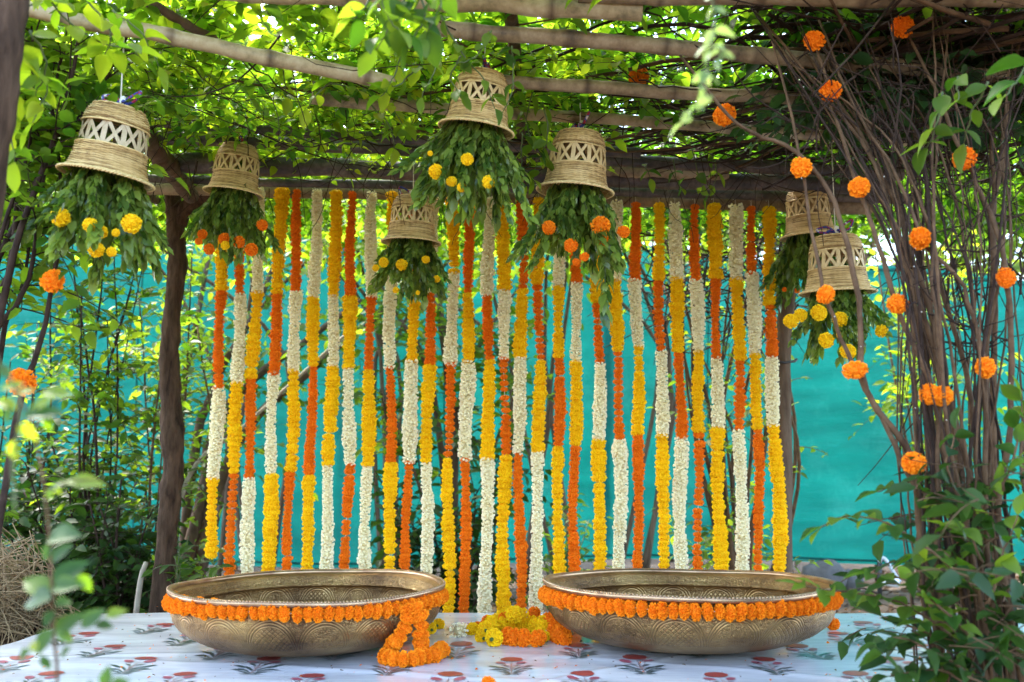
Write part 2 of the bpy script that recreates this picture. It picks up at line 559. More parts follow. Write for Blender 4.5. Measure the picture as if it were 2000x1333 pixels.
def sprig_leaves(parent, kind, P, R, step, L, r, mat='stem_green', start=0.0, up=0.5, name='stem'):
    """a leafy shoot: a stem through P and paired leaves, each an object"""
    Geo().add(*tube(P, np.linspace(R, R * 0.4, len(P)), 6)).build(name, M[mat], parent)
    P = np.asarray(P)
    seg = np.linalg.norm(np.diff(P, axis=0), axis=1)
    cum = np.concatenate([[0], np.cumsum(seg)])
    s, k = start * cum[-1], 0
    while s < cum[-1]:
        i = min(int(np.searchsorted(cum, s, side='right')) - 1, len(P) - 2)
        t = (s - cum[i]) / max(seg[i], 1e-9)
        q = P[i] * (1 - t) + P[i + 1] * t
        tan = unit(P[i + 1] - P[i])
        side = unit(np.cross(tan, (0, 0, 1.0)) + r.normal(0, .25, 3))
        for sg in (1, -1):
            if r.random() < 0.12: continue
            d = unit(tan * r.uniform(.2, .7) + sg * side + np.array((0, 0, r.uniform(-.5, .25))))
            nn = np.array((r.normal(0, .45), r.normal(-.15, .45), up + r.uniform(0, .6)))
            leaf_obj(parent, kind, q, d, nn, L * r.uniform(.7, 1.2), r)
        s += step * r.uniform(.7, 1.3)
        k += 1
    leaf_obj(parent, kind, P[-1], unit(P[-1] - P[-2]), (r.normal(0, .3), 0, 1), L, r)


def leafy_twigs(G, starts, dirs, lens, leaf_len, gap, r, tint_rng=(0, 1), droop=0.5, twig_r=0.0025, mi_leaf=0, mi_twig=1, wr=0.5, up=0.8):
    """thin twigs with alternate leaves along them, joined into G (foliage of one plant)"""
    Ps, Ds, Ns, Ls, ts = [], [], [], [], []
    for s, d, ln in zip(starts, dirs, lens):
        n = 6
        d = unit(np.asarray(d, dtype=float))
        t = np.linspace(0, 1, n)
        side = r.normal(0, .15, 3)
        pts = np.asarray(s) + d * (t * ln)[:, None] + np.array((0, 0, -1.0)) * (droop * ln * .5 * t ** 2)[:, None] + side * (ln * t * (1 - t))[:, None]
        if twig_r > 0:
            G.add(*tube(pts, np.linspace(twig_r, twig_r * .4, n), 4, False), 0.5, mi_twig)
        m = max(2, int(ln / gap))
        base_t = r.uniform(*tint_rng)
        for k in range(m):
            q = (k + r.uniform(.3, 1)) / m
            i = min(int(q * (n - 1)), n - 2)
            f = q * (n - 1) - i
            p_ = pts[i] * (1 - f) + pts[i + 1] * f
            tan = unit(pts[i + 1] - pts[i])
            sd = unit(np.cross(tan, (r.normal(0, .4), r.normal(0, .4), 1.0)))
            sg = 1 if k % 2 else -1
            Ps.append(p_)
            Ds.append(tan * r.uniform(.3, .9) + sg * sd * r.uniform(.6, 1.1) + np.array((0, 0, r.uniform(-.5, .3))))
            Ns.append((r.normal(0, .5), r.normal(0, .5), up))
            Ls.append(leaf_len * r.uniform(.65, 1.25))
            ts.append(np.clip(base_t + r.normal(0, .16), 0, 1))
    if Ps:
        V, T = leaves(np.array(Ps), np.array(Ds), np.array(Ns), np.array(Ls), wr)
        G.add(V, T, leaf_tint(ts), mi_leaf)


def shrub(name, label, cat, base, stems, leaf_kind, leaf_len, twigs_per, twig_len, r, gap=0.035, stem_mat='stem', tint=(0, 1), leaf_from=0.25, group=None, k=6, droop=0.5, part='stem', foliage='foliage', up=0.8):
    """stems: list of (points, radius at the foot); leaves on twigs along each stem"""
    root = tag(empty(name, base), label, cat, group)
    b = np.array(tuple(base))
    G = Geo()
    for pts, rad in stems:
        P = wob(spline([np.asarray(tuple(q)) - b for q in pts], 16), rad * .6, r)
        Geo().add(*tube(P, np.linspace(rad, rad * .35, 16), k)).build(part, M[stem_mat], root)
        st, di, le = [], [], []
        for j in range(twigs_per):
            q = r.uniform(leaf_from, 1.0)
            i = min(int(q * 15), 14)
            st.append(P[i] + (P[i + 1] - P[i]) * r.random())
            di.append(unit(P[i + 1] - P[i]) * .5 + unit(r.normal(0, 1, 3) * (1, 1, .5)) * .9)
            le.append(twig_len * r.uniform(.5, 1.3))
        if twigs_per: leafy_twigs(G, st, di, le, leaf_len, gap, r, tint, droop, up=up)
    if G.n:
        tag(G.build(foliage, [M[leaf_kind], M[stem_mat]], root), kind='stuff')
    return root


# ------------------------------------------------------------------ setting: ground
STAGE_Z = 0.388
G = Geo()
nx, ny = 90, 90
xs = np.concatenate([[-300, -60, -20], np.linspace(-8, 8, nx - 6), [20, 60, 300]])
ys = np.concatenate([[-300, -40], np.linspace(-2, 14, ny - 5), [25, 70, 300]])
X, Y = np.meshgrid(xs, ys)
Z = 0.02 * np.sin(X * 2.3 + 1) * np.cos(Y * 1.9) + 0.012 * np.sin(X * 6.1) * np.sin(Y * 5.3 + 2)
Z = np.where((np.abs(X) < 8) & (Y > -2) & (Y < 14), Z + rng.normal(0, .006, Z.shape), -0.03)
G.add(np.stack([X, Y, Z], -1).reshape(-1, 3), grid_tris(len(ys), len(xs), False))
tag(G.build('ground', M['soil']), 'bare brown soil under the garden pergola', kind='structure')

n_ = 5200
P = np.stack([rng.uniform(-4.2, 4.6, n_), rng.uniform(4.15, 9.2, n_), rng.uniform(0.0, 0.045, n_)], 1)
V, T = leaves(P, unit(rng.normal(0, 1, (n_, 3)) * (1, 1, .25)), rng.normal(0, .4, (n_, 3)) + (0, 0, 1), rng.uniform(.03, .085, n_), rng.uniform(.35, .6, n_), .3, rng.uniform(-.2, .4))
tag(Geo().add(V, T, leaf_tint(rng.random(n_))).build('leaf_litter', M['leaf_dry']), 'dry brown fallen leaves scattered on the soil behind the stage', kind='stuff')

# ------------------------------------------------------------------ stage with printed sheet
SX0, SX1, SY0, SY1 = -1.60, 2.0, 2.42, 3.94
stage = tag(empty('low_stage', (0.2, 3.3, 0)), 'low wooden stage carrying the two brass bowls', 'stage')


def box(x0, x1, y0, y1, z0, z1):
    V = [(x, y, z) for z in (z0, z1) for y in (y0, y1) for x in (x0, x1)]
    T = [(0, 2, 3), (0, 3, 1), (4, 5, 7), (4, 7, 6), (0, 1, 5), (0, 5, 4), (2, 6, 7), (2, 7, 3), (0, 4, 6), (0, 6, 2), (1, 3, 7), (1, 7, 5)]
    return np.array(V), T


nb = 9
for k in range(nb):
    y0 = SY0 + (SY1 - SY0) * k / nb
    V, T = box(SX0 + .02, SX1 - .02, y0 + .003, y0 + (SY1 - SY0) / nb - .003, STAGE_Z - .035, STAGE_Z - .008)
    Geo().add(V - (0.2, 3.3, 0), T).build('board', M['wood_edge'], stage, False)
for sx in (SX0 + .1, 0.2, SX1 - .1):
    for sy in (SY0 + .08, SY1 - .08):
        V, T = box(sx - .04, sx + .04, sy - .04, sy + .04, -.02, STAGE_Z - .036)
        Geo().add(V - (0.2, 3.3, 0), T).build('leg', M['wood_edge'], stage, False)

sheet = tag(empty('printed_floor_sheet', (0.2, 3.3, STAGE_Z)), 'glossy white sheet printed with red flowers, covering the stage', 'floor sheet')
nx, ny = 260, 150
xs = np.linspace(SX0, SX1, nx); ys = np.linspace(SY0, SY1, ny)
X, Y = np.meshgrid(xs, ys)


def sheet_z(x, y):
    c = 0.0024 * np.sin(x * 5 + y * 9) * np.sin(y * 3.1 + x) + 0.0013 * np.sin(x * 14 - y * 5 + 1.3) + 0.0010 * np.sin(x * 2 + y * 29)
    for k, (a_, b_, h_) in enumerate(((.35, 2.2, .004), (-.22, 2.75, .003), (.12, 3.2, .0035), (-.4, 3.1, .003), (.9, 2.6, .003))):
        u = y - b_ - a_ * x + .02 * np.sin(x * 4 + k)
        c = c + h_ * np.exp(-(u / .022) ** 2) * (.5 + .5 * np.sin(x * 1.7 + k * 2))
    return c


G = Geo()
G.add(np.stack([X - .2, Y - 3.3, sheet_z(X, Y)], -1).reshape(-1, 3), grid_tris(ny, nx, False))
# hem hanging over the edges
for (xa, ya, xb, yb) in ((SX0, SY1, SX0, SY0), (SX0, SY0, SX1, SY0), (SX1, SY0, SX1, SY1), (SX1, SY1, SX0, SY1)):
    t = np.linspace(0, 1, 60)
    ex, ey = xa + (xb - xa) * t, ya + (yb - ya) * t
    nx_, ny_ = (ya - yb), (xb - xa)
    q = math.hypot(nx_, ny_); nx_, ny_ = -nx_ / q * -1, ny_ / q * -1
    rows = [np.stack([ex - .2, ey - 3.3, sheet_z(ex, ey)], 1)]
    for zz, oo in ((-.012, .006), (-.08, .010), (-.20, .014), (-.30, .02)):
        o_ = oo + (0.012 * np.sin(t * 60) * (-zz * 3))
        rows.append(np.stack([ex - .2 + (-1 if xa == xb == SX0 else (1 if xa == xb == SX1 else 0)) * o_, ey - 3.3 + (-1 if ya == yb == SY0 else (1 if ya == yb == SY1 else 0)) * o_, np.full(60, zz)], 1))
    G.add(np.concatenate(rows), grid_tris(5, 60, False))
G.build('vinyl_sheet', M['vinyl'], sheet)


def flat_poly(G, pts, mi, z):
    pts = np.array(pts)
    c = pts.mean(0)
    V = np.concatenate([[c], pts]); V = np.concatenate([V, np.full((len(V), 1), z)], 1)
    k = len(pts)
    G.add(V, [(0, 1 + i, 1 + (i + 1) % k) for i in range(k)], .5, mi)


def ell(cx, cy, a, b, rot=0, n=18, wav=0):
    t = np.arange(n) * 2 * math.pi / n
    s = 1 + wav * np.cos(t * 9)
    x, y = a * s * np.cos(t), b * s * np.sin(t)
    c_, s_ = math.cos(rot), math.sin(rot)
    return np.stack([cx + x * c_ - y * s_, cy + x * s_ + y * c_], 1)


def leafp(x0, y0, x1, y1, w, bend=.15):
    t = np.linspace(0, 1, 7)
    d = np.array((x1 - x0, y1 - y0)); q = np.array((-d[1], d[0]))
    mid = np.array((x0, y0)) + d * t[:, None] + q * (bend * t * (1 - t))[:, None]
    pr = unit(q) * (w * np.sin(np.pi * t ** .8))[:, None]
    return np.concatenate([mid + pr, (mid - pr)[::-1][1:-1]])


def motif(mirror, ox, oy, rz, sx_, sy_):
    G = Geo()
    z = 0.0
    flat_poly(G, leafp(0, -.02, .004, .112, .0042, .05), 3, z)                       # stalk
    for s in (-1, 1):
        flat_poly(G, leafp(0, .02, s * .038, .088, .0022, .1 * s), 3, z)
        flat_poly(G, ell(s * .048, .094, .026, .011, s * .25, 16, .05), 1, z + .0003)
        for (x0, y0, x1, y1, w) in ((.0, -.018, .075, .012, .0065), (.0, -.012, .068, .032, .006), (.004, .010, .062, .052, .009), (.045, .035, .112, .060, .010), (.038, .022, .105, .020, .009), (.0, -.022, .05, -.018, .005), (.01, .05, .05, .07, .007)):
            flat_poly(G, leafp(s * x0, y0, s * x1, y1, w * (.62 if s * mirror > 0 else .5), .2 * s), 2, z + .0001)
    flat_poly(G, ell(.004, .130, .054, .021, 0, 36, .035), 0, z + .0004)
    c_, s_ = math.cos(rz), math.sin(rz)
    for k in range(len(G.V)):
        v = G.V[k]
        X_, Y_ = v[:, 0] * sx_, v[:, 1] * sy_
        wx, wy = ox + X_ * c_ - Y_ * s_, oy + X_ * s_ + Y_ * c_
        G.V[k] = np.stack([wx - .2, wy - 3.3, v[:, 2] + sheet_z(wx, wy) + .0016], 1)
    return G.mesh('printed_flower', [M['print_red'], M['print_pink'], M['print_green'], M['print_stalk']])


rows_y = [2.50, 2.72, 2.94, 3.16, 3.38, 3.60, 3.82]
for j, yy in enumerate(rows_y):
    for i in range(-7, 8):
        xx = i * 0.36 + (0.18 if j % 2 else 0.0) + 0.01
        if not (SX0 + .12 < xx < SX1 - .12) or yy > SY1 - .14: continue
        sc_ = rng.uniform(.92, 1.06)
        inst('printed_flower', motif(1 if (i + j) % 2 else -1, xx + rng.normal(0, .006), yy - .12 + rng.normal(0, .006), rng.normal(0, .05), .64 * sc_, 1.5 * sc_), sheet)

# ------------------------------------------------------------------ flower meshes
CORE = None


def sphere(nr=6, k=9, rx=1.0, rz=1.0):
    V = [(0, 0, rz)]
    for i in range(1, nr):
        a = math.pi * i / nr
        for j in range(k):
            b = 2 * math.pi * (j + .5 * (i % 2)) / k
            V.append((rx * math.sin(a) * math.cos(b), rx * math.sin(a) * math.sin(b), rz * math.cos(a)))
    V.append((0, 0, -rz))
    T = [(0, 1 + j, 1 + (j + 1) % k) for j in range(k)]
    for i in range(nr - 2):
        for j in range(k):
            a = 1 + i * k + j; b = 1 + i * k + (j + 1) % k
            T += [(a, a + k, b), (b, a + k, b + k)]
    e = len(V) - 1
    T += [(e, e - k + (j + 1) % k, e - k + j) for j in range(k)]
    return np.array(V), T


def marigold(mat, n, rz, r, calyx=False, lump=0.07):
    """a pompon of ruffled petals of radius 1, flattened to rz along its stem axis z"""
    G = Geo()
    V, T = sphere(7, 10, .84, .84 * rz)
    V = V * (1 + r.normal(0, .04, (len(V), 1)))
    G.add(V, T, .34)
    gr = math.pi * (3 - math.sqrt(5))
    lob = [unit(r.normal(0, 1, 3)) for _ in range(6)]
    for i in range(n):
        z = 1 - 2 * (i + .5) / n
        q = math.sqrt(1 - z * z)
        d = np.array((q * math.cos(i * gr), q * math.sin(i * gr), z))
        d = unit(d + r.normal(0, .10, 3))
        if calyx and d[2] < -.93: continue
        e = np.array((d[0], d[1], d[2] * rz))
        R = 1.0 + r.normal(0, .045) + lump * max(np.dot(d, b) for b in lob)
        ax = unit(np.cross(d, unit(r.normal(0, 1, 3))))
        ot = np.cross(d, ax)
        w = r.uniform(.13, .21)
        b0 = e * .72
        c = e * R
        k = r.uniform(-.09, .09)
        pts = [b0, c * .97 + ax * w + ot * k, c * 1.03 + ot * (k + .10), c * .97 - ax * w + ot * k, e * R * .90 + ot * .13]
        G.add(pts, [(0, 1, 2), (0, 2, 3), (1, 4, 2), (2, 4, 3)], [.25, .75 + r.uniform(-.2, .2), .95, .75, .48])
    if calyx:
        V, T = sphere(5, 8, .24, .30)
        G.add(V + (0, 0, -rz * .92), T, .5, 1)
    return G.mesh('marigold_head', [M[mat], M['calyx']], False)


def white_cluster(r):
    """one tier of strung white blossoms pointing outwards, radius 1, axis z"""
    G = Geo()
    V, T = sphere(5, 8, .60, .34)
    G.add(V, T, .35)
    for tier, zz in ((0, -.17), (1, .17)):
        kf = 11
        for j in range(kf):
            a = 2 * math.pi * (j + .5 * tier + r.uniform(-.2, .2)) / kf
            d = unit(np.array((math.cos(a), math.sin(a), zz * 1.2 + r.normal(0, .18))))
            s = unit(np.cross(d, (0, 0, 1.0))); t = np.cross(s, d)
            o = np.array((0, 0, zz))
            R = r.uniform(.86, 1.08)
            c = o + d * (R * .74)
            pts, tn, T = [c], [0.0 if r.random() < .45 else .5], []
            m = 5
            ph = r.random() * 6
            for q in range(m):
                b = ph + 2 * math.pi * q / m
                e = s * math.cos(b) + t * math.sin(b)
                e2 = s * math.cos(b + .62) + t * math.sin(b + .62)
                pts += [o + d * (R * .98) + e * .21, o + d * (R * .86) + e2 * .10]
                tn += [1.0, .7]
            for q in range(2 * m):
                T.append((0, 1 + q, 1 + (q + 1) % (2 * m)))
            pts.append(o + d * .45); tn.append(.45)
            for q in range(0, 2 * m, 2):
                T.append((2 * m + 1, 1 + (q + 2) % (2 * m), 1 + q))
            G.add(pts, T, tn)
    return G.mesh('white_blossom', M['white'], False)


fr = np.random.default_rng(3)
FL = {
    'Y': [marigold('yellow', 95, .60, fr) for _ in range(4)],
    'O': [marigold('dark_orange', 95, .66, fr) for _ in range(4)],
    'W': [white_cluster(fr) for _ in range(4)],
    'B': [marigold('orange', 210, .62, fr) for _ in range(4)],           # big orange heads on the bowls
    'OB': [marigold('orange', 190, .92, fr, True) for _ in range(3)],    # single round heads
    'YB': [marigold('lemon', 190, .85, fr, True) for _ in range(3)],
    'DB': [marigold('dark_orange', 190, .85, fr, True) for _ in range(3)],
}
FNAME = {'Y': 'yellow_marigold', 'O': 'orange_marigold', 'W': 'white_blossom', 'B': 'orange_marigold', 'OB': 'orange_marigold', 'YB': 'yellow_marigold', 'DB': 'orange_marigold'}


def axis_rot(t, r):
    """rotation that lays the flower's axis along t, spun at random"""
    q = Vector(tuple(t)).to_track_quat('Z', 'Y').to_matrix().to_4x4()
    return q @ Matrix.Rotation(r.uniform(0, 6.28), 4, 'Z') @ Matrix.Rotation(r.normal(0, .12), 4, 'X')


def flower(parent, kind, p, t, rad, r):
    me = FL[kind][int(r.integers(0, len(FL[kind])))]
    return inst(FNAME[kind], me, parent, Matrix.Translation(Vector(tuple(p))) @ axis_rot(t, r) @ Matrix.Scale(rad, 4))


# ------------------------------------------------------------------ pergola
def pole(parent, name, a, b, r0, r1, mat, nodes=True, sag=0.0, n=110, k=12, rr=rng, label=None):
    a, b = np.array(tuple(a)), np.array(tuple(b))
    t = np.linspace(0, 1, n)
    P = a + (b - a) * t[:, None]
    P[:, 2] -= sag * 4 * t * (1 - t)
    L = np.linalg.norm(b - a)
    P = P + np.stack([np.interp(t, np.linspace(0, 1, 14), rr.normal(0, .003, 14)) for _ in range(3)], 1)
    R = r0 + (r1 - r0) * t
    if nodes:
        s = (t * L / .27 + rr.random()) % 1.0
        R = R * (1 + .13 * np.exp(-((np.minimum(s, 1 - s)) * 12) ** 2))
    else:
        R = R * (1 + np.interp(t, np.linspace(0, 1, 36), rr.normal(0, .06, 36)))
    tv = np.zeros(n)
    if nodes: tv = .95 * np.exp(-((np.minimum(s, 1 - s)) * 22) ** 2)
    o = Geo().add(*tube(P, R, k), np.repeat(tv, k)).build(name, M[mat], parent)
    if label: o['label'] = label
    return o


perg = tag(empty('pergola', (0, 4, 0)), 'rustic pergola of bamboo poles and dark beams overgrown with vines', 'pergola')
pv = np.array((0, 4, 0.0))


def pp(px, py, d): return np.array(tuple(at(px, py, d))) - pv


# bamboo poles across the roof (nearest first)
pole(perg, 'bamboo_pole', pp(330, -22, 2.50), pp(1250, 22, 2.56), .024, .027, 'bamboo')
pole(perg, 'bamboo_pole', pp(1130, -10, 2.52), pp(2100, 0, 2.5), .022, .024, 'pole')
pole(perg, 'bamboo_pole', pp(-60, -6, 2.40), pp(772, 164, 2.80), .020, .022, 'bamboo')
pole(perg, 'bamboo_pole', pp(850, 56, 2.60), pp(2100, 160, 2.84), .022, .023, 'pole')
pole(perg, 'bamboo_pole', pp(930, 156, 2.84), pp(1820, 212, 3.0), .019, .021, 'pole')
pole(perg, 'bamboo_pole', pp(610, 193, 3.04), pp(1800, 278, 3.38), .020, .018, 'bamboo')
pole(perg, 'brace', pp(255, -15, 2.5), pp(436, 90, 2.74), .012, .014, 'bark_grey', False)
# dark beams at the back
pole(perg, 'wooden_beam', pp(240, 236, 3.48), pp(1250, 302, 3.66), .018, .022, 'beam', False)
pole(perg, 'wooden_beam', pp(300, 268, 3.66), pp(1760, 340, 3.92), .026, .026, 'beam', False)
pole(perg, 'wooden_beam', pp(300, 318, 3.90), pp(1740, 366, 4.06), .040, .034, 'beam', False)
pole(perg, 'wooden_beam', pp(250, 350, 4.13), pp(1780, 388, 4.25), .018, .024, 'beam', False)
pole(perg, 'garland_pole', pp(240, 366, 4.27), pp(1700, 404, 4.30), .030, .034, 'pole', False, label='dark pole from which the garlands hang')
pole(perg, 'bamboo_pole', pp(1180, 330, 3.95), pp(1420, 338, 3.98), .030, .030, 'pole', False)
pole(perg, 'brace', pp(282, 262, 3.5), pp(372, 385, 4.2), .040, .034, 'bark_grey')
# cross poles running away from the camera
for x_ in (-2.35, -1.75, -0.03, 1.5, 2.35):
    pole(perg, 'cross_pole', np.array((x_, 2.0, 2.20)) - pv, np.array((x_ * 1.02 + .1, 4.6, 2.20)) - pv, .018, .02, 'bark_grey', False)
# posts
lp = [pp(318, 1210, 4.42), pp(322, 1100, 4.40), pp(338, 900, 4.38), pp(330, 700, 4.38), pp(345, 520, 4.38), pp(340, 400, 4.38), pp(322, 330, 4.38)]
lp[0][2] = -.03
P = spline(lp, 34); P[:, 2][0] = -.05
R = np.linspace(.048, .037, 34) * (1 + .07 * np.sin(np.linspace(0, 19, 34)) + rng.normal(0, .05, 34)) * (1 + .5 * np.exp(-np.linspace(0, 1, 34) * 14))
V, T = tube(wob(spline(P, 90), .004), np.interp(np.linspace(0, 1, 90), np.linspace(0, 1, 34), R), 18)
Geo().add(V + rng.normal(0, .0022, V.shape), T).build('post', M['bark'], perg)['label'] = 'dark forked tree trunk serving as left post'
P = spline([pp(348, 440, 4.38), pp(362, 408, 4.37), pp(398, 384, 4.33), pp(440, 368, 4.3)], 12)
Geo().add(*tube(P, np.linspace(.038, .026, 12), 10)).build('fork', M['bark'], perg)
a = pp(1526, 1140, 4.5); a[2] = -.05
P = spline([a, pp(1530, 900, 4.48), pp(1532, 640, 4.48), pp(1560, 420, 4.46), pp(1572, 350, 4.44)], 30)
Geo().add(*tube(wob(P, .004), np.linspace(.040, .034, 30) * (1 + rng.normal(0, .03, 30)), 12)).build('post', M['bark_grey'], perg)
Geo().add(*tube([pp(1514, 705, 4.44), pp(1532, 709, 4.43), pp(1552, 706, 4.46), pp(1556, 702, 4.47)], .006, 6)).build('wire_tie', M['rope'], perg)
for x_ in (-2.3, 2.35):
    for y_ in (2.15,):
        pole(perg, 'post', np.array((x_, y_, -.05)) - pv, np.array((x_, y_, 2.2)) - pv, .05, .045, 'bark', False)

# ------------------------------------------------------------------ teal shade cloth on its fence
fence = tag(empty('shade_cloth_fence', (0, 8.2, 0)), 'teal shade cloth stretched as a tall screen behind the garlands', 'screen')
xs = np.linspace(-6.6, 6.6, 190); zs = np.linspace(0, 1, 60)
X, Zt = np.meshgrid(xs, zs)
top = 3.22 - 0.085 * (X + 4.2) + .03 * np.sin(X * 2.2)
bot = 0.17 + 0.03 * np.sin(X * 1.1)
Z = bot + (top - bot) * Zt
def cloth_y(X, Z, Zt): return (0.08 * np.sin(X * 1.5 + Z * .6) * (1 - Zt * .5) + 0.010 * np.sin(Z * 7 + X * .9 + 1.2 * np.sin(X * .7)) * (1.15 - Zt) + 0.003 * np.sin(Z * 23 + X * 1.7 + np.sin(X * 2.3)) * (1.1 - Zt) + 0.002 * np.sin(Z * 41 - X * 2.6 + 2 * np.sin(X * 1.3)) + .012 * np.sin(X * 9 + Z))
Y = cloth_y(X, Z, Zt)
Geo().add(np.stack([X, Y, Z], -1).reshape(-1, 3), grid_tris(60, 190, False)).build('shade_cloth', M['teal'], fence)
for x_ in (-3.1, -.55, 1.62, 3.35):
    t_ = np.linspace(0, 1, 40)
    b_ = 0.17 + 0.03 * math.sin(x_ * 1.1); h_ = 3.22 - 0.085 * (x_ + 4.2) + .03 * math.sin(x_ * 2.2)
    z_ = b_ + (h_ - b_) * t_; xx_ = x_ + .01 * np.sin(t_ * 9)
    Geo().add(*tube(np.stack([xx_, cloth_y(xx_, z_, t_) - .004, z_], 1), .006, 5)).build('seam', M['teal'], fence)
x_ = np.linspace(-6.5, 6.5, 120); b_ = 0.17 + 0.03 * np.sin(x_ * 1.1); h_ = 3.22 - 0.085 * (x_ + 4.2) + .03 * np.sin(x_ * 2.2)
for q_ in (.012, .985):
    z_ = b_ + (h_ - b_) * q_
    Geo().add(*tube(np.stack([x_, cloth_y(x_, z_, q_) - .004, z_], 1), .008, 5)).build('hem', M['teal'], fence)
for x_ in (-6.2, -3.9, -1.6, 0.7, 3.0, 5.3):
    P = spline([(x_, .14, -.05), (x_ + .03, .13, 1.5), (x_, .13, 3.35 - .085 * (x_ + 4.2))], 10)
    Geo().add(*tube(P, .028, 8)).build('post', M['bark'], fence)
t = np.linspace(-6.6, 6.6, 60)
Geo().add(*tube(np.stack([t, np.zeros(60) + .02, 3.225 - .085 * (t + 4.2) + .03 * np.sin(t * 2.2)], 1), .006, 5)).build('top_wire', M['rope'], fence)

# ------------------------------------------------------------------ brass bowls
def brass_bowl(cx, d, R, h, label, tilt, seed):
    r = np.random.default_rng(seed)
    root = tag(empty('brass_bowl', (cx, d, STAGE_Z + .006), tilt), label, 'bowl', 'brass urli bowls on the stage')
    prof = [(0.001, 0), (.30, 0), (.46, .004), (.57, .03), (.68, .085), (.785, .17), (.875, .28), (.94, .40), (.975, .53), (.988, .64), (.985, .72), (.970, .80), (.964, .86), (.972, .92), (.995, .965), (1.005, .985)]
    inn = [(.985, .985), (.968, .955), (.940, .92), (.922, .86), (.915, .82), (.895, .775), (.892, .755), (.925, .71), (.94, .60), (.91, .45), (.80, .30), (.68, .16), (.52, .07), (.30, .045), (0.001, .042)]  # undercut below the ledge is shaped to keep the inside in shade
    k = 144

    def rings(pf):
        f = []
        for (a, b), (c, e) in zip(pf[:-1], pf[1:]):
            m = 3
            for q in range(m): f.append((a + (c - a) * q / m, b + (e - b) * q / m))
        return f + [pf[-1]]
    pf = rings(prof) + rings(inn)
    V = []
    th = np.arange(k + 1) * 2 * math.pi / k
    w1 = .006 * np.sin(3 * th + r.random() * 6) + .003 * np.sin(7 * th + r.random() * 6)
    wz = .018 * np.sin(2 * th + r.random() * 6) + .010 * np.sin(5 * th + r.random() * 6)
    for a, b in pf:
        rad = R * a * (1 + w1 * b) + r.normal(0, .0007, k + 1) * (a > .4)
        rad[-1] = rad[0]
        V.append(np.stack([rad * np.cos(th), rad * np.sin(th), np.full(k + 1, h * b) + h * wz * b ** 2], 1))
    n = len(pf)
    me = Geo().add(np.concatenate(V), grid_tris(n, k + 1, False)).mesh('bowl_body', M['brass'])
    uvl = me.uv_layers.new(name='uv')
    vi = np.zeros(len(me.loops), dtype=np.int32)
    me.loops.foreach_get('vertex_index', vi)
    vv = np.array([b for a, b in pf])
    uvd = np.stack([(vi % (k + 1)) / k, vv[vi // (k + 1)]], 1)
    uvl.data.foreach_set('uv', uvd.astype(np.float32).ravel())
    inst('bowl_body', me, root)
    th = np.arange(200) * 2 * math.pi / 199
    w1 = np.interp(th, np.arange(k + 1) * 2 * math.pi / k, w1); wz = np.interp(th, np.arange(k + 1) * 2 * math.pi / k, wz)
    rad = R * .998 * (1 + w1)
    P = np.stack([rad * np.cos(th), rad * np.sin(th), h * (.99 + wz)], 1)
    Geo().add(*tube(P, .0095, 8, False)).build('rim', M['brass_rim'], root)
    # beading along the rim
    Gb = Geo()
    sv, sT = sphere(4, 5, .0038, .0038)
    m = 260
    for q in range(m):
        a = 2 * math.pi * q / m
        rr_ = R * .998 * (1 + np.interp(a, th, w1)) + .0065
        Gb.add(sv + (rr_ * math.cos(a), rr_ * math.sin(a), h * (.99 + np.interp(a, th, wz)) + .0065), sT)
    tag(Gb.build('beading', M['brass_rim'], root), kind='stuff')
    return root, (w1, wz)


BL = (at(605, 1141, 3.23).x, 3.23, .420, .180)
BR = (at(1342, 1141, 3.26).x, 3.26, .456, .186)
brass_bowl(*BL, 'left engraved brass bowl with a loose marigold strand hanging over its side', (math.radians(.2), math.radians(-.4), .4), 1)
brass_bowl(*BR, 'right engraved brass bowl with a plain ring of marigolds, beside the leafy vine', (math.radians(.3), math.radians(.9), 1.7), 2)


def bowl_garland(B, label, seed, tail=None):
    cx, cy, R, h = B
    r = np.random.default_rng(seed)
    root = tag(empty('marigold_garland', (cx, cy, STAGE_Z)), label, 'garland', 'orange marigold garlands round the bowls')
    a, pts = 0.0, []
    Rg = R - .006
    while a < 2 * math.pi - .03:
        rad = r.uniform(.0215, .0265)
        z = h * (.815 - .085 * math.sin(a)) + .004 * math.sin(3 * a + seed) + r.normal(0, .002)
        Rq = Rg + .011 * max(0.0, math.sin(a) + .15)
        p_ = np.array((Rq * math.cos(a), Rq * math.sin(a), z))
        pts.append(p_)
        tan = (-math.sin(a), math.cos(a), r.normal(0, .08))
        flower(root, 'B', p_, tan, rad, r)
        a += rad * r.uniform(1.12, 1.42) / Rg
    pts.append(pts[0])
    Geo().add(*tube(pts, .0012, 4, False)).build('thread', M['thread'], root)
    for chain in (tail or []):
        P = spline([np.array(tuple(q)) - (cx, cy, STAGE_Z) for q in chain], 80)
        seg = np.concatenate([[0], np.cumsum(np.linalg.norm(np.diff(P, axis=0), axis=1))])
        s = 0.0
        while s < seg[-1]:
            i = min(int(np.searchsorted(seg, s, side='right')) - 1, len(P) - 2)
            rad = r.uniform(.0205, .0240)
            flower(root, 'B', P[i], P[i + 1] - P[i], rad, r)
            s += rad * r.uniform(1.05, 1.3)
        Geo().add(*tube(P, .0012, 4, False)).build('thread', M['thread'], root)
    return root


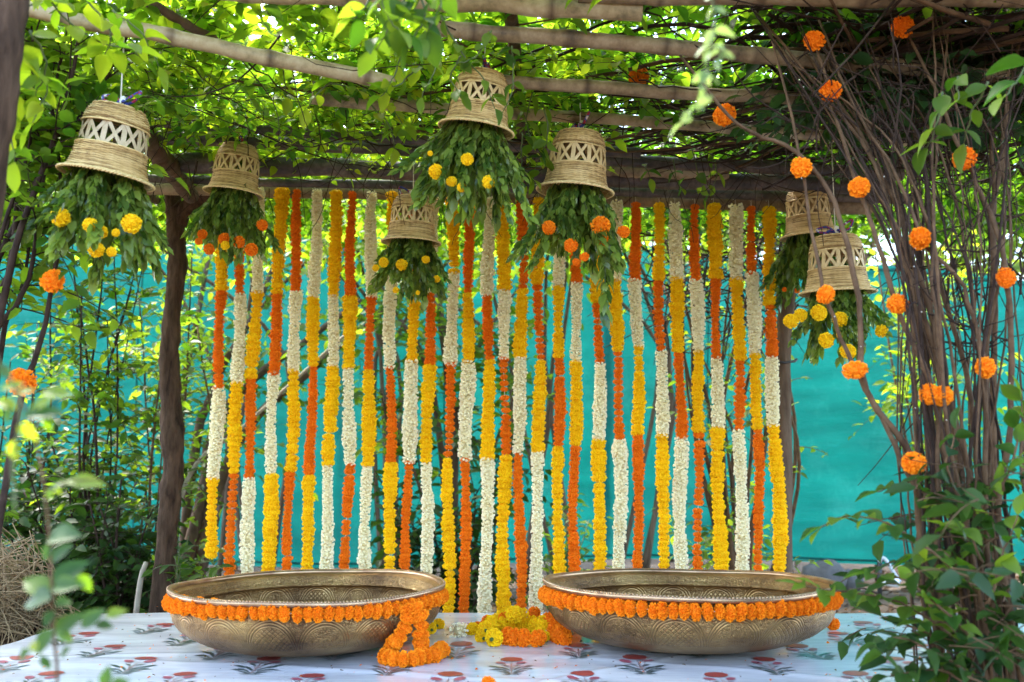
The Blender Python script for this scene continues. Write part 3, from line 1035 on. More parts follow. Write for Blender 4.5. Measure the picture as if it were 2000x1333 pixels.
tails = [
    [at(797, 1190, 2.935), at(796, 1208, 2.93), at(789, 1230, 2.935), at(772, 1254, 2.93), on_z(762, 1268, STAGE_Z + .03)],
    [at(812, 1188, 2.935), at(822, 1205, 2.94), at(822, 1235, 2.945), at(822, 1252, 2.95), on_z(824, 1266, STAGE_Z + .03)],
    [on_z(752, 1282, STAGE_Z + .022), on_z(775, 1288, STAGE_Z + .022), on_z(800, 1288, STAGE_Z + .022), on_z(826, 1283, STAGE_Z + .022), on_z(850, 1279, STAGE_Z + .022), on_z(858, 1268, STAGE_Z + .022), on_z(868, 1274, STAGE_Z + .022)],
]
bowl_garland(BL, 'orange marigold garland round the left bowl, one end looping down onto the sheet', 21, tails)
bowl_garland(BR, 'orange marigold garland round the right bowl, partly behind vine leaves', 22)

# ------------------------------------------------------------------ hanging garlands
GD = 4.22
GAR = [  # x at top, x at foot (photo pixels), sections as colour and the y where each ends
    (438, 410, [('Y', 572), ('O', 763), ('W', 931), ('Y', 1092)]),
    (472, 450, [('O', 573), ('W', 745), ('Y', 921), ('O', 1200)]),
    (506, 483, [('W', 575), ('Y', 740), ('O', 938), ('W', 1200)]),
    (549, 524, [('Y', 572), ('O', 731), ('W', 925), ('Y', 1200)]),
    (582, 560, [('O', 572), ('W', 722), ('Y', 920), ('O', 1200)]),
    (620, 598, [('W', 575), ('Y', 720), ('O', 922), ('Y', 1200)]),
    (656, 638, [('Y', 581), ('W', 718), ('Y', 913), ('W', 1200)]),
    (689, 673, [('O', 582), ('Y', 719), ('W', 907), ('O', 1200)]),
    (727, 712, [('W', 583), ('O', 721), ('Y', 911), ('W', 1200)]),
    (768, 758, [('Y', 520), ('W', 719), ('O', 903), ('Y', 1202)]),
    (808, 793, [('O', 540), ('Y', 711), ('W', 900), ('O', 1202)]),
    (843, 834, [('W', 575), ('O', 713), ('Y', 900), ('W', 1203)]),
    (884, 877, [('Y', 537), ('W', 711), ('O', 900), ('Y', 1204)]),
    (916, 909, [('O', 572), ('Y', 709), ('W', 898), ('O', 1203)]),
    (955, 949, [('W', 575), ('O', 703), ('Y', 893), ('W', 1204)]),
    (986, 982, [('Y', 568), ('W', 699), ('O', 893), ('Y', 1204)]),
    (1019, 1017, [('O', 562), ('Y', 699), ('W', 884), ('O', 1203)]),
    (1051, 1049, [('Y', 560), ('O', 700), ('Y', 881), ('W', 1204)]),
    (1090, 1091, [('W', 556), ('Y', 700), ('O', 876), ('Y', 1203)]),
    (1122, 1123, [('O', 550), ('W', 704), ('Y', 872), ('O', 1202)]),
    (1166, 1171, [('Y', 590), ('O', 708), ('W', 862), ('Y', 1200)]),
    (1204, 1209, [('W', 545), ('Y', 684), ('O', 860), ('W', 1200)]),
    (1241, 1247, [('O', 545), ('W', 676), ('Y', 854), ('O', 1200)]),
    (1287, 1295, [('Y', 547), ('O', 688), ('W', 847), ('Y', 1200)]),
    (1319, 1330, [('W', 545), ('Y', 690), ('O', 853), ('W', 1200)]),
    (1357, 1366, [('O', 546), ('W', 689), ('Y', 846), ('O', 1200)]),
    (1394, 1407, [('Y', 542), ('O', 696), ('W', 838), ('Y', 1200)]),
    (1436, 1452, [('W', 542), ('Y', 700), ('O', 842), ('W', 1200)]),
    (1467, 1484, [('O', 541), ('W', 691), ('Y', 837), ('O', 1200)]),
    (1501, 1523, [('Y', 595), ('O', 698), ('W', 829), ('Y', 1200)]),
]
ORD = 'first second third fourth fifth sixth seventh eighth ninth tenth eleventh twelfth thirteenth fourteenth fifteenth sixteenth seventeenth eighteenth nineteenth twentieth twenty-first twenty-second twenty-third twenty-fourth twenty-fifth twenty-sixth twenty-seventh twenty-eighth twenty-ninth thirtieth'.split()
CN = {'Y': 'yellow', 'O': 'orange', 'W': 'white'}
for gi, (xt, xb, secs) in enumerate(GAR):
    r = np.random.default_rng(100 + gi)
    ytop = 366 + (xt - 438) * .038
    yend = secs[-1][1]
    A = np.array(tuple(at(xt, ytop, GD))); B = np.array(tuple(at(xb, 1120, GD)))
    B = A + (B - A) * (at(0, yend, GD).z - A[2]) / (B[2] - A[2])
    root = tag(empty('hanging_garland', A), f'{ORD[gi]} garland from the left, hung in {", ".join(CN[c] for c, _ in secs[:-1])} and {CN[secs[-1][0]]} sections', 'garland', 'flower garlands hanging in a row from the pole')
    Lg = np.linalg.norm(B - A)
    ph1, ph2, sw = r.random() * 6, r.random() * 6, r.uniform(.003, .012)

    def gp(s):
        q = s / Lg
        k = math.sin(q * math.pi)
        return (B - A) * q + np.array((sw * math.sin(q * 6 + ph1) * k + .004 * math.sin(q * 17 + ph2), .008 * math.sin(q * 6 + ph2), 0))
    s, si = 0.008, 0
    zs_ = [at(0, y, GD).z for _, y in secs]
    thick = {c: r.uniform(1.02, 1.20) for c in 'YOW'}
    loosest = [r.random() < .4 for _ in secs]
    # each colour is a section of the string: its thread with its flowers
    cut = [0.0] + [min(Lg, (A[2] - z) / (A[2] - B[2]) * Lg) for z in zs_[:-1]] + [Lg]
    parts = []
    for c, s0_, s1_ in zip([c for c, _ in secs], cut[:-1], cut[1:]):
        P = [gp(q) for q in np.linspace(s0_, s1_, 6)]
        if s0_ == 0: P = [np.array((0, .05, .035)), np.array((0, .0, .05))] + P
        parts.append(Geo().add(*tube(P, .0011, 4, False)).build(CN[c] + '_section', M['thread'], root))
    while s < Lg:
        p_ = gp(s)
        while si < len(secs) - 1 and A[2] + p_[2] < zs_[si]: si += 1
        c = secs[si][0]
        if c == 'Y': rad, pitch = r.uniform(.0210, .0265), r.uniform(.0185, .0250)
        elif c == 'O': rad, pitch = r.uniform(.0170, .0212), r.uniform(.0165, .0225)
        else: rad, pitch = r.uniform(.0222, .0270), r.uniform(.0140, .0175)
        rad *= thick[c] * (1 + .10 * math.sin(s * 9 + ph1) + .06 * math.sin(s * 23 + ph2))
        if c == 'O' and loosest[si]: pitch *= 1.28
        if r.random() < .03: pitch *= 1.4
        tn = gp(min(s + .01, Lg)) - gp(max(s - .01, 0))
        p_ = p_ + np.array((r.normal(0, .0013), r.normal(0, .0013), 0))
        flower(parts[si], c, p_, tn, rad, r)
        s += pitch

# ------------------------------------------------------------------ woven cane bells and their leaf bunches
PROF = [(0.612, 0.0), (0.555, .035), (.512, .09), (.482, .18), (.463, .30), (.452, .40), (.428, .68), (.416, .78), (.392, .87), (.350, .935), (.285, .978), (.18, 1.0), (.03, 1.01)]
pz = np.array([z for _, z in PROF]); pr_ = np.array([q for q, _ in PROF])


def weave_rows(zs, r, rows_r=None):
    G = Geo()
    k = 120
    a = np.arange(k + 1) * 2 * math.pi / k
    for i, z in enumerate(zs):
        R = np.interp(z, pz, pr_)
        am = .009
        w = am * np.sin(a * 15 + math.pi * i)
        P = np.stack([(R + w) * np.cos(a), (R + w) * np.sin(a), z + .0025 * np.sin(a * 15 + math.pi * i + 1) + .002 * np.sin(a * 2 + i)], 1)
        V, T = tube(P, .0090, 4, False)
        tv = np.clip(.5 + r.normal(0, .25) + .30 * np.sin(a * 3 + r.random() * 6), 0, 1)
        G.add(V, T, np.repeat(tv, 4))
    return G


def shell(G, z0, z1, off=-.012):  # closed lining added behind the woven rows to block light
    zz = np.linspace(z0, z1, 8)
    V, T = lathe([(np.interp(z, pz, pr_) + off, z) for z in zz], 48)
    G.add(V, T, .25)


br = np.random.default_rng(8)
Gu = weave_rows(np.linspace(.712, .955, 16), br)
k = 120; a = np.arange(k + 1) * 2 * math.pi / k
for i, R in enumerate(np.linspace(.34, .03, 17)):
    z = .958 + .05 * (1 - (R / .36) ** 2)
    P = np.stack([R * np.cos(a), R * np.sin(a), z + .006 * np.sin(a * 15 + math.pi * i)], 1)
    V, T = tube(P, .0105, 4, False)
    Gu.add(V, T, np.clip(.5 + br.normal(0, .25), 0, 1))
shell(Gu, .70, .955)
UPPER = Gu.mesh('upper_weave', M['cane'])
Gl = weave_rows(np.linspace(.02, .388, 24), br)
shell(Gl, .01, .395)
LOWER = Gl.mesh('lower_weave', M['cane'])
a = np.arange(241) * 2 * math.pi / 240
Gr = Geo()
for q in range(2):
    P = np.stack([(.612 + .012 * np.cos(a * 40 + q * math.pi)) * np.cos(a), (.612 + .012 * np.cos(a * 40 + q * math.pi)) * np.sin(a), .0 + .012 * np.sin(a * 40 + q * math.pi)], 1)
    V, T = tube(P, .014, 5, False)
    Gr.add(V, T, .6 + .2 * q)
RIM = Gr.mesh('rim', M['cane'])
Gb = Geo()
for z in (.392, .706):
    R = np.interp(z, pz, pr_) + .010
    V, T = tube(np.stack([R * np.cos(a), R * np.sin(a), np.full(241, z)], 1), .0125, 5, False)
    Gb.add(V, T, .7)
BAND = Gb.mesh('binding_ring', M['cane'])


def strip(da, w, off, mat):
    n = 6
    V = []
    for i in range(n):
        t = i / (n - 1)
        z = .385 + .33 * t
        R = np.interp(z, pz, pr_) + off + .004 * math.sin(t * math.pi)
        an = da * (t - .5)
        c = np.array((R * math.cos(an), R * math.sin(an), z))
        rad = np.array((math.cos(an), math.sin(an), 0)); tg = np.array((-math.sin(an), math.cos(an), 0))
        sl = unit(np.array((0, 0, .33)) + tg * (da * R))
        wd = np.cross(rad, sl)
        for s_, o in ((-1, 0), (1, 0), (1, .006), (-1, .006)):
            V.append(c + wd * (s_ * w / 2) + rad * o)
    return Geo().add(V, grid_tris(n, 4)).mesh('cane_strip', M[mat], False)


STR = {m_: [strip(0.0, .066, -.012, m_), strip(.46, .046, -.004, m_), strip(-.46, .046, .004, m_)] for m_ in ('cane_strip', 'cane_grey')}

SPRIG = []
sr = np.random.default_rng(17)
for q in range(6):
    G = Geo()
    out = (.05, .12, .20, .30, .22, .10)[q]
    n = 12
    t = np.linspace(0, 1, n)
    P = np.stack([out * t ** 1.5, .05 * np.sin(t * 4 + q), -t], 1)
    G.add(*tube(P, np.linspace(.011, .004, n), 5), .5, 1)
    Ps, Ds, Ns, Ls = [], [], [], []
    for j in range(46):
        u = .04 + .96 * (j + sr.uniform(0, .8)) / 46
        i = min(int(u * (n - 1)), n - 2); f = u * (n - 1) - i
        p_ = P[i] * (1 - f) + P[i + 1] * f
        tan = unit(P[i + 1] - P[i])
        an = j * 2.4 + sr.normal(0, .3)
        sd = np.array((math.cos(an), math.sin(an), 0))
        Ps.append(p_); Ds.append(tan * sr.uniform(.8, 1.4) + sd * sr.uniform(.35, 1.1) + np.array((0, 0, sr.uniform(-.4, .35))))
        Ns.append(sd * .8 + np.array((0, 0, .7)) + sr.normal(0, .45, 3)); Ls.append(sr.uniform(.10, .205))
    V, T = leaves(np.array(Ps), np.array(Ds), np.array(Ns), np.array(Ls), sr.uniform(.42, .62, 46), .14, .25)
    G.add(V, T, leaf_tint(np.clip(sr.normal(.5, .36, 46), 0, 1)))
    SPRIG.append(G.mesh('sprig', [M['leaf_bunch'], M['stem_green']]))


def bow(parent, H, r):
    G = Geo()
    for s_ in (-1, 1):
        lp = [(0, 0, 1.03), (s_ * .13, .02, 1.14), (s_ * .30, .0, 1.17 + .04 * s_), (s_ * .25, -.04, 1.06), (s_ * .05, 0, 1.03)]
        P = spline(lp, 18)
        G.add(*tube(P * H, .020 * H, 6))
        P = spline([(0, 0, 1.03), (s_ * .08, -.04, 1.06), (s_ * .17, -.06, 1.0)], 10)
        G.add(*tube(P * H, np.linspace(.018, .03, 10) * H, 6))
    V, T = sphere(5, 8, .045 * H, .05 * H)
    G.add(V + (0, 0, 1.04 * H), T)
    G.build('tie_cloth', M['plaid'], parent)


def bell(px, py_top, py_rim, d, W_px, tilt, label, blabel, flowers, seed, nspr, spr_len, ztop=2.16, grey=False, extra=None):
    r = np.random.default_rng(seed)
    Dm = W_px / F * d                              # rim diameter in metres
    H = Dm / 1.25
    base = at(px, py_rim, d)
    rot = Euler((tilt[1], tilt[0], r.uniform(0, 6.28)), 'XYZ')
    Rm = Matrix.Rotation(tilt[0], 4, 'Y') @ Matrix.Rotation(tilt[1], 4, 'X') @ Matrix.Rotation(r.uniform(0, 6.28), 4, 'Z')
    root = tag(empty('cane_bell', base), label, 'basket bell', 'woven cane bells hung upside down with greenery')
    root.rotation_euler = Rm.to_euler()
    S = Matrix.Diagonal((H * r.uniform(.96, 1.04), H * r.uniform(.96, 1.04), H * r.uniform(.95, 1.06), 1))
    inst('upper_weave', UPPER, root, S); inst('lower_weave', LOWER, root, S); inst('rim', RIM, root, S); inst('binding_ring', BAND, root, S)
    st = STR['cane_grey' if grey else 'cane_strip']
    m = 11
    for i in range(m):
        for q in range(3):
            inst('cane_strip', st[q], root, Matrix.Rotation(2 * math.pi * (i + (.5 if q else 0)) / m + r.normal(0, .02), 4, 'Z') @ S)
    bow(root, H, r)
    V, T = sphere(5, 7, .05 * H, .09 * H)
    Geo().add(V + (0.03 * H, 0, 1.06 * H), T).build('knot', M['white_cloth'], root)
    up = Rm.to_3x3() @ Vector((0, 0, H * 1.04))
    s0 = Vector((0, 0, H * 1.04))
    s1 = Rm.to_3x3().inverted() @ Vector((up.x, up.y, max(ztop - base.z, up.z + .05)))
    Geo().add(*tube([s0, (s0 + s1) / 2, s1], .0022, 5)).build('string', M['thread'], root)
    # greenery
    b = tag(empty('leaf_bunch', base, Rm.to_euler()), blabel, 'leaf bunch', 'leafy bunches hanging out of the cane bells')
    for i in range(int(nspr * 1.15)):
        an = 2 * math.pi * (i * .618) + r.normal(0, .2)
        q = math.sqrt((i + .5) / (nspr * 1.15))
        R0 = .40 * H * q
        me = SPRIG[(0, 5, 1, 4, 2, 3)[min(5, int(q * 6))]] if r.random() < .75 else SPRIG[int(r.integers(0, 6))]
        ln = spr_len * .93 * r.uniform(.60, 1.22) * (1.05 - .15 * q)
        Mx = Matrix.Translation((R0 * math.cos(an), R0 * math.sin(an), H * (r.uniform(.25, .72) if q < .62 and i % 2 else r.uniform(.02, .22)))) @ Matrix.Rotation(an, 4, 'Z') @ Matrix.Rotation(-.02 - .17 * q + r.normal(0, .10), 4, 'Y') @ Matrix.Scale(ln, 4)
        inst('sprig', me, b, Mx)
    inv = (Matrix.Translation(base) @ Rm).inverted()
    if extra:
        for (x0, y0, x1, y1, q) in extra:
            A_, B_ = inv @ at(x0, y0, d - .06), inv @ at(x1, y1, d - .08)
            v = B_ - A_
            Mx = Matrix.Translation(A_) @ (-v).to_track_quat('Z', 'Y').to_matrix().to_4x4() @ Matrix.Scale(v.length, 4)
            inst('sprig', SPRIG[q], b, Mx)
    for (fx, fy, fr_, kind) in flowers:
        dd = d - Dm * r.uniform(.46, .60)
        p_ = inv @ at(fx, fy, dd)
        rad = fr_ / F * dd * .88
        fd = inv.to_3x3() @ Vector((r.normal(0, .4), -1, r.normal(.1, .3)))
        flower(b, kind, p_, fd, rad, r)
    return root


bell(208, 205, 348, 2.62, 186, (math.radians(9), math.radians(3)),
     'leftmost cane bell, large with pale lattice and checked cloth knot, tilted', 'leafy bunch with big yellow marigolds below the leftmost large bell',
     [(118, 424, 21, 'YB'), (257, 437, 21, 'YB'), (176, 440, 16, 'YB'), (197, 453, 15, 'YB'), (188, 488, 17, 'YB'), (218, 492, 11, 'YB'), (226, 455, 9, 'YB')], 1, 40, .27, 2.12, True)
bell(456, 300, 378, 3.55, 122, (math.radians(6), math.radians(3)),
     'small cane bell in front of the dark beams, second from the left', 'leafy bunch with small orange marigolds, left of the garland row',
     [(512, 440, 12, 'DB'), (395, 458, 11, 'DB'), (438, 467, 13, 'DB'), (466, 473, 13, 'DB'), (491, 488, 14, 'DB'), (408, 487, 12, 'DB'), (388, 472, 8, 'DB'), (440, 480, 10, 'YB')], 2, 38, .235, 2.14)
bell(930, 140, 254, 2.86, 154, (math.radians(8), math.radians(5)),
     'highest cane bell, half hidden by vine leaves above the middle garlands', 'dense leafy bunch with yellow marigolds hanging under the highest bell',
     [(852, 335, 17, 'YB'), (912, 312, 14, 'YB'), (955, 356, 15, 'YB'), (882, 355, 12, 'YB'), (902, 366, 11, 'YB'), (840, 300, 6, 'YB')], 3, 44, .262, 2.2, False,
     [(985, 300, 1045, 425, 1), (870, 320, 820, 400, 2), (960, 330, 1000, 430, 0)])
bell(803, 375, 474, 3.80, 115, (math.radians(2), math.radians(2)),
     'pale cane bell hanging lowest in the middle, before the garland row', 'leafy bunch with little yellow flowers in front of the garlands, below the middle bell',
     [(749, 513, 11, 'YB'), (785, 518, 13, 'YB'), (832, 507, 9, 'YB'), (734, 524, 8, 'YB'), (853, 545, 8, 'YB'), (773, 567, 7, 'YB'), (816, 572, 5, 'YB')], 4, 38, .225, 2.14)
bell(1123, 250, 374, 3.15, 158, (math.radians(5), math.radians(3)),
     'honey coloured cane bell right of centre with its rim open to view', 'long leafy bunch with orange marigolds and one trailing sprig, right of centre',
     [(1072, 445, 15, 'OB'), (1173, 442, 21, 'OB'), (1180, 472, 15, 'DB'), (1218, 453, 14, 'DB'), (1115, 480, 15, 'DB'), (1142, 502, 10, 'DB'), (1125, 512, 8, 'DB')], 5, 44, .255, 2.2, False,
     [(1160, 430, 1190, 622, 0), (1080, 400, 1030, 500, 3), (1180, 400, 1215, 520, 1), (1075, 430, 1048, 520, 2)])
bell(1582, 378, 462, 4.12, 118, (math.radians(-4), math.radians(3)),
     'cane bell behind another at the right post, partly hidden', 'dark leafy bunch against the right post, behind the lower bell',
     [(1532, 566, 5, 'DB'), (1557, 568, 6, 'DB')], 6, 34, .30, 2.16)
bell(1636, 462, 572, 3.60, 146, (math.radians(-1), math.radians(3)),
     'rightmost cane bell, lowest of all, before the teal cloth', 'leafy bunch with yellow marigolds under the rightmost bell, against teal cloth',
     [(1545, 628, 16, 'YB'), (1563, 617, 15, 'YB'), (1600, 612, 18, 'YB'), (1641, 623, 17, 'YB'), (1614, 665, 17, 'YB'), (1656, 686, 17, 'YB'), (1722, 647, 14, 'YB'), (1640, 655, 7, 'YB')], 7, 42, .245, 2.16)

# ------------------------------------------------------------------ vine over the pergola
canopy = tag(empty('climbing_vine_roof', (0, 3.5, 2.2)), 'leafy climbing vine covering the whole pergola roof', 'vine')
cv = np.array((0, 3.5, 2.2))
cr = np.random.default_rng(31)


def project(P):
    """photo pixels and depth of world points, to choose which leaves show largest"""
    P = np.asarray(P) - (0, 0, CZ)
    f = P[:, 1] * math.cos(TH) + P[:, 2] * math.sin(TH)
    u = -P[:, 1] * math.sin(TH) + P[:, 2] * math.cos(TH)
    return 1000 + F * P[:, 0] / f, 666.5 - F * u / f, f


G = Geo()
st, di, le = [], [], []
for i in range(10500):
    x = cr.uniform(-3.3, 3.2)
    y = cr.uniform(2.2, 5.6)
    dens = 1.0 if x < .3 else .9
    if cr.random() > dens: continue
    zz = 2.25 + abs(cr.normal(0, .11)) + .03 * math.sin(x * 3 + y * 2)
    st.append((x, y, zz)); a = cr.uniform(0, 6.28)
    di.append((math.cos(a), math.sin(a), cr.uniform(-.25, .35))); le.append(cr.uniform(.10, .26))
st = np.array(st) - cv
lf = st[:, 0] < .3  # sunlit left and shaded right of the roof are put into the tint
leafy_twigs(G, st[lf], np.array(di)[lf], np.array(le)[lf], .064, .034, cr, (.35, 1), .35, .0016, 0, 1, .55, 1.0)
leafy_twigs(G, st[~lf], np.array(di)[~lf], np.array(le)[~lf], .064, .034, cr, (0, .7), .35, .0016, 0, 1, .55, 1.0)
tag(G.build('foliage', [M['leaf_canopy'], M['stem_dark']], canopy), kind='stuff')
# the leaves that hang lowest and show largest, each by itself
cand = []
for i in range(2600):
    x = cr.uniform(-1.6, 1.6); y = cr.uniform(2.2, 4.0)
    cand.append((x, y, 2.19 + cr.uniform(-.04, .09)))
cand = np.array(cand)
px, py, dp = project(cand)
ok = np.where((px > -10) & (px < 2010) & (py > -20) & (py < 330))[0]
wgt = np.where(px[ok] < 760, 1.0, .55)
ok = ok[np.argsort(dp[ok] + cr.uniform(0, 1.2, len(ok)) / wgt)][:285]
for i in ok:
    a = cr.uniform(0, 6.28)
    D = np.array((math.cos(a), math.sin(a), cr.uniform(-.6, .1)))
    leaf_obj(canopy, 'leaf_bright' if px[i] < 700 and cr.random() < .8 else 'leaf_canopy', cand[i] - cv, D, (cr.normal(0, .4), cr.normal(0, .4), 1), cr.uniform(.045, .078), cr)  # brighter colour at the left stands for sunlight coming through
# leaves sagging between the poles on the left and in the middle
G = Geo()
st, di, le = [], [], []
for i in range(560):
    x = cr.uniform(-2.2, .35); y = cr.uniform(2.75, 4.0)
    st.append(np.array((x, y, 2.15 + cr.uniform(-.03, .08))) - cv); a = cr.uniform(0, 6.28)
    di.append((math.cos(a), math.sin(a), cr.uniform(-.15, .35))); le.append(cr.uniform(.08, .2))
leafy_twigs(G, st, di, le, .052, .032, cr, (.3, 1), .3, .0015, 0, 1, .55, 1.0)
for mm in range(1):
    st, di, le = [], [], []
    for i in range(300):
        x = cr.uniform(-2.2, .5); y = cr.uniform(2.95, 3.4)
        st.append(np.array((x, y, 2.12 + cr.uniform(-.04, .10))) - cv); a = cr.uniform(0, 6.28)
        di.append((math.cos(a), math.sin(a), cr.uniform(-.2, .3))); le.append(cr.uniform(.08, .2))
    leafy_twigs(G, st, di, le, .050, .032, cr, (0, .7), .3, .0015, 2, 1, .55, 1.0)
tag(G.build('low_foliage', [M['leaf_bright'], M['stem_dark'], M['leaf_canopy']], canopy), kind='stuff')
# tangled dry twigs under the leaves
G = Geo()
for i in range(300):
    x = cr.uniform(-1.9, 2.0) if i % 3 == 0 else cr.uniform(.1, 2.0)
    y = cr.uniform(2.3, 4.5)
    p0 = np.array((x, y, cr.uniform(2.11, 2.28)))
    a = cr.uniform(0, 6.28); ln = cr.uniform(.25, .9)
    p2 = p0 + (math.cos(a) * ln, math.sin(a) * ln, cr.normal(-.03, .09))
    p1 = (p0 + p2) / 2 + cr.normal(0, .08, 3) - (0, 0, .05 * cr.random())
    P = wob(spline([p0 - cv, p1 - cv, p2 - cv], 9), .012, cr)
    G.add(*tube(P, np.linspace(1, .5, 9) * cr.uniform(.0012, .0032), 4, False))
for i in range(110):                                    # hanging ends
    x = cr.uniform(-1.5, 1.8); y = cr.uniform(2.7, 4.3)
    p0 = np.array((x, y, 2.14)); ln = cr.uniform(.08, .34)
    p2 = p0 + (cr.normal(0, .1), cr.normal(0, .06), -ln)
    P = wob(spline([p0 - cv, (p0 + p2) / 2 + cr.normal(0, .03, 3) - cv, p2 - cv], 8), .008, cr)
    G.add(*tube(P, np.linspace(.002, .0008, 8), 4, False))
tag(G.build('dry_twigs', M['stem_dark'], canopy), kind='stuff')
# long woody stems lying over the poles
for i in range(26):
    y = cr.uniform(2.3, 4.3); x0 = cr.uniform(-.6, 1.0)
    pts = [(1.3 + cr.uniform(-.2, .5), cr.uniform(2.4, 3.4), 2.12), ((1.3 + x0) / 2 + cr.normal(0, .15), y + cr.normal(0, .25), 2.17 + cr.normal(0, .03)), (x0, y, 2.18 + cr.normal(0, .04)), (x0 - cr.uniform(.3, .9), y + cr.normal(0, .3), 2.16)]
    P = wob(spline([np.array(p_) - cv for p_ in pts], 22), .012, cr)
    Geo().add(*tube(P, np.linspace(1, .45, 22) * cr.uniform(.004, .008), 6)).build('stem', M['stem_dark' if i % 3 else 'stem'], canopy)

# matted dead stems over the roof at the right, keeping the light out
G = Geo()
for i in range(620):
    x = cr.uniform(.95, 2.3); y = cr.uniform(1.9, 4.0)
    p0 = np.array((x, y, cr.uniform(2.18, 2.36))); a = cr.normal(2.2, .7); ln = cr.uniform(.3, 1.0)
    p2 = p0 + (math.cos(a) * ln, math.sin(a) * ln * .6, cr.normal(0, .05))
    P = wob(spline([p0 - cv, (p0 + p2) / 2 + cr.normal(0, .05, 3) - cv, p2 - cv], 8), .01, cr)
    G.add(*tube(P, np.linspace(1, .6, 8) * cr.uniform(.003, .010), 4, False))
tag(G.build('matted_stems', M['stem_dark'], canopy), kind='stuff')

# leafy shoots hanging from the roof, nearer the lens
def shoots(name, label, cat, base, list_, leaf_kind, L, step, r, mat='stem_green', R=.003, group=None, up=.5):
    root = tag(empty(name, base), label, cat, group)
    b = np.array(tuple(base))
    for pts in list_:
        P = wob(spline([np.array(tuple(q)) - b for q in pts], 18), .003, r)
        sprig_leaves(root, leaf_kind, P, R, step, L, r, mat, 0.05, up)
    return root


q = np.random.default_rng(41)
shoots('leafy_shoot', 'blurred pale green shoot dangling close to the lens at the top right of centre', 'shoot', at(1385, -60, 1.25),
       [[at(1385, -60, 1.25), at(1392, 40, 1.25), at(1386, 120, 1.26), at(1378, 180, 1.27)], [at(1384, 140, 1.26), at(1370, 200, 1.26), at(1335, 240, 1.25)], [at(1388, 90, 1.26), at(1410, 110, 1.24)]], 'leaf_pale', .026, .026, q, R=.0015)
shoots('leafy_shoot', 'dark blurred leaf cluster hanging from the roof above the tallest gap', 'shoot', at(780, -80, 1.9),
       [[at(820, -80, 1.9), at(790, 0, 1.9), at(760, 60, 1.9), at(735, 100, 1.92)], [at(800, -40, 1.95), at(830, 30, 1.92), at(800, 85, 1.9)], [at(740, -60, 1.9), at(715, 10, 1.9), at(690, 40, 1.9)], [at(850, -60, 1.9), at(860, 10, 1.9), at(835, 60, 1.9)], [at(770, -80, 1.85), at(745, 10, 1.85), at(790, 70, 1.85)]], 'leaf_mid', .068, .04, q)
shoots('leafy_shoot', 'green leafy tendril hanging across the highest cane bell', 'shoot', at(930, 60, 2.9),
       [[at(860, 30, 2.5), at(905, 110, 2.52), at(945, 155, 2.55), at(965, 210, 2.56)], [at(900, 110, 2.5), at(880, 150, 2.55), at(900, 190, 2.56)], [at(1000, 90, 2.6), at(1000, 170, 2.62), at(985, 215, 2.62)], [at(830, 60, 2.5), at(850, 130, 2.5), at(820, 190, 2.52)], [at(960, 60, 2.5), at(930, 110, 2.5), at(890, 125, 2.5)]], 'leaf_mid', .048, .05, q)
shoots('leafy_shoot', 'dark leaves hanging between the two upper middle bells', 'shoot', at(1050, 180, 3.0),
       [[at(1040, 180, 3.0), at(1030, 250, 3.05), at(1050, 290, 3.05)], [at(1060, 200, 3.0), at(1070, 262, 3.0), at(1045, 330, 3.1)], [at(1020, 260, 3.0), at(1020, 330, 3.1), at(1040, 350, 3.1)]], 'leaf_mid', .062, .05, q)
shoots('leafy_shoot', 'bright shoots of large backlit leaves at the upper left corner', 'shoot', at(150, -40, 2.2),
       [[at(60, -60, 2.1), at(120, 30, 2.15), at(190, 80, 2.2), at(270, 100, 2.2)], [at(0, 40, 2.0), at(40, 110, 2.05), at(90, 170, 2.1), at(60, 240, 2.1)], [at(170, 0, 2.2), at(215, 60, 2.2), at(205, 110, 2.25)], [at(40, 130, 2.1), at(20, 220, 2.1), at(30, 320, 2.1)], [at(150, -30, 2.1), at(60, 10, 2.1), at(-20, 60, 2.1)], [at(220, 20, 2.3), at(270, 60, 2.3), at(310, 130, 2.35)], [at(60, 60, 2.0), at(90, 120, 2.05), at(70, 190, 2.1)]], 'leaf_bright', .072, .05, q)
shoots('leafy_shoot', 'yellow green shoot standing below the long diagonal bamboo pole', 'shoot', at(560, 130, 2.9),
       [[at(540, 100, 2.9), at(555, 150, 2.9), at(560, 190, 2.92)], [at(610, 160, 2.9), at(680, 170, 2.9), at(760, 210, 2.95), at(790, 250, 3.0)], [at(720, 200, 3.0), at(760, 245, 3.0), at(770, 290, 3.05)], [at(790, 100, 2.6), at(768, 150, 2.6), at(745, 190, 2.62)], [at(820, 130, 2.6), at(780, 165, 2.6), at(755, 165, 2.6)], [at(650, 160, 2.8), at(618, 185, 2.8), at(600, 215, 2.82)]], 'leaf_bright', .058, .045, q)
shoots('leafy_shoot', 'small leafy shoot hanging below the beam left of the right post', 'shoot', at(1370, 300, 3.7),
       [[at(1350, 290, 3.7), at(1365, 340, 3.7), at(1375, 390, 3.7)], [at(1390, 300, 3.7), at(1400, 345, 3.7), at(1385, 380, 3.7)], [at(1315, 310, 3.7), at(1320, 345, 3.7), at(1328, 365, 3.7)], [at(1260, 320, 3.7), at(1270, 350, 3.7)]], 'leaf_mid', .055, .045, q)
shoots('leafy_shoot', 'pair of bright leaves among dark ones beside the upper right marigold', 'shoot', at(1870, 150, 2.2),
       [[at(1870, 150, 2.2), at(1872, 195, 2.2)], [at(1840, 180, 2.25), at(1830, 240, 2.25), at(1810, 290, 2.3)], [at(1930, 160, 2.2), at(1900, 220, 2.25), at(1880, 280, 2.3)], [at(2010, 120, 2.0), at(1980, 170, 2.0), at(1960, 190, 2.0)]], 'leaf_mid', .072, .05, q)

